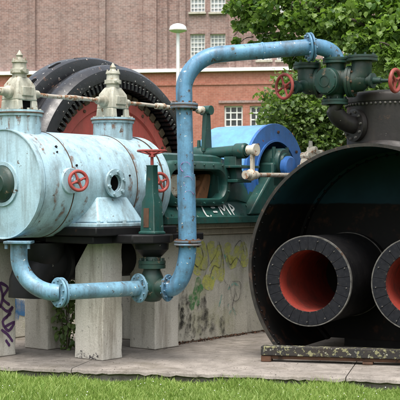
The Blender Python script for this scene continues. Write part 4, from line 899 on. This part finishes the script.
def fastmesh(name, V, Fc, mat, parent):
    me = bpy.data.meshes.new(name); k = Fc.shape[1]
    me.vertices.add(len(V)); me.vertices.foreach_set('co', V.astype(np.float32).ravel())
    me.loops.add(Fc.size); me.loops.foreach_set('vertex_index', Fc.astype(np.int32).ravel())
    me.polygons.add(len(Fc)); me.polygons.foreach_set('loop_start', np.arange(0, Fc.size, k, dtype=np.int32))
    me.polygons.foreach_set('use_smooth', np.ones(len(Fc), dtype=bool)); me.update(calc_edges=True); me.validate(); me.materials.append(mat)
    o = bpy.data.objects.new(name, me); COL.objects.link(o)
    if parent is not None: o.parent = parent
    return o
def leaves(pos, size, kind, droop=0.6):
    T, Fc = leaf_template(kind); n = len(pos); Rm = rotmats(n, droop); sc = rng.uniform(0.45, 1.2, n)*size
    V = np.einsum('nij,kj->nki', Rm, T)*sc[:, None, None]+pos[:, None, :]
    Fa = np.array(Fc)[None]+(np.arange(n)*len(T))[:, None, None]
    return V.reshape(-1, 3), Fa.reshape(-1, 3), Rm, sc, T, Fc
def clump(c_, r, n):
    d = rng.normal(size=(n, 3)); d /= np.linalg.norm(d, axis=1)[:, None]; rad = rng.uniform(0.25, 1, n)**0.6
    return np.array(c_)+d*rad[:, None]*np.array(r)
TB = np.array([4.6, 16.4, -0.15])
tree = thing('maple_tree', 'leafy green maple tree overhanging the boiler from the upper right', 'tree', tuple(TB))
spots = []
for (px, py, Y, r, n) in ((246,4,14.6,0.20,130),(262,22,14.5,0.17,90),(243,24,14.7,0.12,50),(280,8,14.2,0.26,190),(300,22,14.0,0.22,160),(268,40,14.6,0.10,34),(254,44,14.7,0.06,14),(282,40,14.3,0.14,60),(322,10,13.6,0.3,260),(345,22,13.3,0.28,240),(318,34,13.5,0.15,70),
        (336,46,13.2,0.10,30),(372,12,13.0,0.34,320),(394,30,12.7,0.28,260),(360,40,12.8,0.16,90),(386,52,12.5,0.16,110),(398,66,12.3,0.10,50),(350,36,14.6,0.25,200),(378,44,14.5,0.28,240),(303,48,15.0,0.12,60),(410,10,13.0,0.5,300),
        (352,-20,13.6,0.5,300),(300,-22,14.2,0.4,220),(250,-25,14.8,0.35,160),(400,-40,13.4,0.7,400),(395,55,15.0,0.35,260),(330,-60,14.5,0.8,400),(372,62,13.4,0.06,12),(290,56,15.2,0.10,30),(299,62,15.2,0.12,50),(312,66,15.4,0.14,60),(232,8,14.9,0.10,34),(236,40,14.9,0.05,10)):
    p = at(px, py, Y); spots.append((p, r, int(n*2.7)))
for k in range(34):                           # the rest of the crown, beyond the frame
    q = rng.uniform(0, 2*PI); rr_ = rng.uniform(0.5, 2.6); z = rng.uniform(3.6, 8.6)
    p = Vector((TB[0]+0.6+rr_*math.cos(q)*0.9, TB[1]+rr_*math.sin(q), z))
    if p.x/p.y < 0.185: continue
    spots.append((p, 0.7, 330))
pos = np.concatenate([clump(p, (r*1.15, r*1.1, r*0.8), n) for p, r, n in spots])
V, Fc, Rm, sc, T, TF = leaves(pos-TB, 0.07, 'maple')
n = len(pos)
# the leaves that show largest become parts of their own
pxs = 200+F*pos[:, 0]/pos[:, 1]; pys = 200-F*(pos[:, 2]-EYE)/pos[:, 1]
vis = np.where((pxs > -5) & (pxs < 405) & (pys > -5) & (pys < 100))[0]; vis = vis[np.argsort(pos[vis, 1])][:280]
keep = np.ones(n, bool); keep[vis] = False
crown = fastmesh('crown', V, Fc.reshape(n, -1, 3)[keep].reshape(-1, 3), M['leaf'], tree)
lm = bpy.data.meshes.new('leaf'); lm.from_pydata([tuple(p) for p in T], [], TF); lm.shade_smooth(); lm.materials.append(M['leaf'])
for i in vis:
    o = bpy.data.objects.new('leaf', lm); COL.objects.link(o); o.parent = crown
    Mx = Matrix([list(Rm[i][r]) for r in range(3)]).to_4x4(); o.matrix_local = Matrix.Translation(Vector(pos[i]-TB)) @ Mx @ Matrix.Scale(float(sc[i]), 4)
def limb(parent, path, r0, r1, name='branch', seg=9):
    P = catmull(path, 5); k = len(P)
    jt = min(0.012, r0*0.25)
    P = [p+Vector((random.gauss(0,jt), random.gauss(0,jt), random.gauss(0,jt)))*(0 < i < k-1) for i, p in enumerate(P)]
    return MB().tube(P, [r0+(r1-r0)*i/(k-1) for i in range(k)], seg).build(name, M['bark'], parent, world=True, sharp=80)
tb = Vector(TB)
limb(tree, [tb, tb+Vector((0.05,0,1.5)), tb+Vector((0,-0.1,3.2)), tb+Vector((0.1,0,5.0)), tb+Vector((0.3,0.1,7.5))], 0.26, 0.05, 'trunk', 16)
for (z0, ends) in ((2.6, [(372,30,13.0),(345,24,13.3),(318,34,13.5)]), (3.0, [(322,10,13.6),(290,14,14.2),(262,26,14.5),(246,30,14.7)]), (2.4, [(398,50,12.6),(386,56,12.5)]), (3.4, [(352,-20,13.6),(300,-22,14.2),(246,2,14.6)])):
    limb(tree, [tb+Vector((0,0,z0))]+[at(*e) for e in ends], 0.02, 0.004)
for e0, e1 in (((290,14,14.2),(268,42,14.6)), ((300,10,14.0),(303,48,15.0)), ((345,24,13.3),(336,48,13.2)), ((320,12,13.6),(282,42,14.3)), ((372,30,13.0),(360,44,12.8)), ((262,26,14.5),(240,26,14.7))):
    limb(tree, [at(*e0), (at(*e0)+at(*e1))/2+Vector((0,0,0.04)), at(*e1)], 0.013, 0.004, 'twig', 6)
for k in range(26):
    x_, y_ = random.uniform(238, 395), random.uniform(2, 50); Y_ = 15.0-(x_-230)*0.013; a_ = at(x_, y_, Y_); limb(tree, [a_, a_+Vector((random.uniform(-0.12,-0.02), random.uniform(-0.05,0.05), random.uniform(-0.02,0.05))), a_+Vector((random.uniform(-0.3,-0.12), random.uniform(-0.08,0.08), random.uniform(-0.12,0.03)))], 0.008, 0.003, 'twig', 5)
for k in range(9):
    q = rng.uniform(-1.2, 2.0); e = tb+Vector((1.8*math.cos(q)+0.4, 1.8*math.sin(q), rng.uniform(4.5, 7.5)))
    limb(tree, [tb+Vector((0.05,0,3.0+0.35*k)), (tb+Vector((0,0,4+0.3*k)))*0.5+e*0.5, e], 0.06, 0.012)
# second tree, behind the boiler
SB = np.array([2.35, 18.6, -0.15]); shr = thing('bushy_tree', 'pale green bushy tree between the blue guard and the boiler dome', 'tree', tuple(SB))
spots = []
for (px, py, Y, r, n) in ((285,112,18.2,0.30,200),(306,104,18.2,0.35,280),(322,120,18.0,0.36,300),(300,130,18.3,0.30,220),(318,142,18.0,0.30,240),(290,96,18.5,0.16,70),(276,124,18.6,0.14,60),(334,104,18.4,0.4,300),(345,135,18.2,0.4,300),(360,100,18.8,0.45,300),(385,92,18.8,0.5,300),(340,80,19.0,0.35,200),(370,70,19.2,0.5,300),(400,80,19.0,0.5,260),(320,165,18.3,0.4,260),(350,170,18.3,0.5,260),(390,150,18.6,0.6,260),(266,96,18.8,0.10,26),(280,82,18.8,0.12,40),(262,118,18.9,0.08,18),(300,84,18.7,0.2,110),(272,112,18.7,0.09,22),(420,110,18.6,0.7,260)):
    spots.append((at(px, py, Y), r, n))
pos2 = np.concatenate([clump(p, (r*1.05, r*1.3, r), n) for p, r, n in spots])
V, Fc, *_ = leaves(np.concatenate([pos2, pos2+rng.normal(0, 0.07, pos2.shape), pos2+rng.normal(0, 0.07, pos2.shape)])-SB, 0.074, 'maple', 0.5)
fastmesh('crown', V, Fc, M['leaf2'], shr)
s_ = Vector(SB); limb(shr, [s_, s_+Vector((-0.05,0,1.0)), s_+Vector((0.0,0,2.4)), s_+Vector((0.05,0,3.6))], 0.09, 0.02, 'trunk', 12)
for e in ((285,110,18.2),(306,104,18.2),(322,128,18.0),(345,90,18.6),(385,92,18.8),(300,132,18.3)):
    limb(shr, [s_+Vector((0,0,0.9+0.1*random.random())), (s_+Vector((0,0,1.9)))*0.5+at(*e)*0.5, at(*e)], 0.03, 0.006)
# creeper under the cylinder
cp_ = E(-0.42, 1.30, 0); crp = thing('creeper_plant', 'dark green creeper growing in the shade between the piers', 'plant', cp_)
pos3 = clump((0,0,0.45), (0.15,0.13,0.5), 300); pos3[:, 2] = np.clip(pos3[:, 2], 0.02, 1.1)
V, Fc, *_ = leaves(pos3, 0.075, 'ovate', 0.6); fastmesh('foliage', V, Fc, M['leaf2'], crp)
for k in range(4):
    q = k*1.7; MB().tube([(0.02*math.cos(q),0.02*math.sin(q),0),(0.06*math.cos(q),0.06*math.sin(q),0.4),(0.1*math.cos(q),0.1*math.sin(q),0.85)], [0.008,0.006,0.003], 6).build('stem', M['bark'], crp)

# ------------------------------------------------------------------ grass
def grass(n, x0, x1, y0, inset, hmin, hmax):
    X = rng.uniform(x0, x1, n); ye = 11.11+X*math.tan(EA)-inset; Y = y0+(ye-y0)*rng.uniform(0, 1, n)
    ok = Y < ye; X, Y, ye = X[ok], Y[ok], ye[ok]; n = len(X)
    dn = 0.5+0.5*np.sin(X*2.3+Y*3.7+1.7*np.sin(X*1.1))*np.sin(Y*5.1-X*1.9); kp = rng.uniform(size=n) < 0.45+0.55*dn; X, Y, ye = X[kp], Y[kp], ye[kp]; n = len(X)
    pat = 0.75+0.25*np.sin(X*3.1+1.3*np.sin(Y*4))+0.25*np.sin(X*9+Y*5)
    H = rng.uniform(hmin, hmax, n)*pat+0.02*(rng.uniform(size=n) < 0.08)
    yaw = rng.uniform(0, 2*PI, n); ln = rng.normal(0, 0.35, (n, 2)); wd = rng.uniform(0.0022, 0.0045, n)
    b = np.stack([X, Y, np.full(n, -0.12)], -1); s = np.stack([np.cos(yaw), np.sin(yaw), np.zeros(n)], -1)*wd[:, None]
    mid = b+np.stack([ln[:, 0]*H*0.3, ln[:, 1]*H*0.3, H*0.6], -1); tip = b+np.stack([ln[:, 0]*H*1.0, ln[:, 1]*H*1.0, H*0.95], -1)
    V = np.stack([b-s, b+s, mid+s*0.8, mid-s*0.8, tip], 1).reshape(-1, 3); i = np.arange(n)[:, None]*5
    Fc = np.concatenate([i+np.array([[0,1,2]]), i+np.array([[0,2,3]]), i+np.array([[3,2,4]])], 1).reshape(-1, 3)
    return V, Fc
parts = [grass(85000, -2.5, 2.5, 9.7, 0.01, 0.035, 0.085), grass(2600, -2.5, 2.5, 10.6, 0.0, 0.06, 0.13), grass(9000, -2.5, 2.5, 9.7, 0.03, 0.07, 0.12), grass(5000, -2.5, 2.5, 10.4, -0.01, 0.07, 0.125), grass(40000, -6, 6, 6.5, 0.01, 0.035, 0.08)]
off = 0; Vs, Fs = [], []
for V, Fc in parts: Vs.append(V); Fs.append(Fc+off); off += len(V)
gr = fastmesh('grass', np.concatenate(Vs), np.concatenate(Fs), M['grass'], None); gr['kind'] = 'stuff'; gr['label'] = 'short bright green lawn grass in front of the paving'; gr['category'] = 'grass'
m = MB()
for k in range(80):
    x = random.uniform(-2.4, 2.4); y = random.uniform(9.9, 10.9+x*math.tan(EA)); z = -0.12+random.uniform(0.05, 0.085); m.sphere((x,y,z), random.uniform(0.003, 0.0065), 6, 0.6)
fw = m.build('lawn_flowers', M['white']); fw['kind'] = 'stuff'; fw['label'] = 'tiny white clover flowers dotted in the lawn'; fw['category'] = 'flowers'

m = MB()
for k in range(520):
    x = random.uniform(-2.2, 2.4); y = 11.11+x*math.tan(EA)+abs(random.gauss(0.05, 0.7))+0.03; r0 = random.uniform(0.003, 0.011); q = random.uniform(0, 6)
    m.add([(x+r0*math.cos(q+i*2.1), y+r0*math.sin(q+i*2.1)*1.2, 0.001) for i in range(3)]+[(x, y, 0.001+r0*random.uniform(0.3, 0.9))], [(0,1,3),(1,2,3),(2,0,3)])
db = m.build('debris', M['slab'], smooth=False); db['kind'] = 'stuff'; db['label'] = 'small crumbs of concrete and dead leaves on the paving'; db['category'] = 'debris'

ws, wf, off = [], [], 0
tips = []
for k in range(420):                       # weeds and dead leaves gathered at the foot of the foundation wall and piers
    a = random.uniform(2.3, 4.6); q = E(FL+0.01+abs(random.gauss(0, 0.035)), a, 0.0); tips.append((q.x, q.y, 0.004+abs(random.gauss(0, 0.008))))
V, Fc, *_ = leaves(np.array(tips), 0.03, 'ovate', 0.2)
V[:, 2] = np.maximum(V[:, 2], 0.003)
wd_ = fastmesh('leaf_litter', V, Fc, M['rust'], None); wd_['kind'] = 'stuff'; wd_['label'] = 'brown leaf litter along the foot of the foundation wall'; wd_['category'] = 'leaf litter'
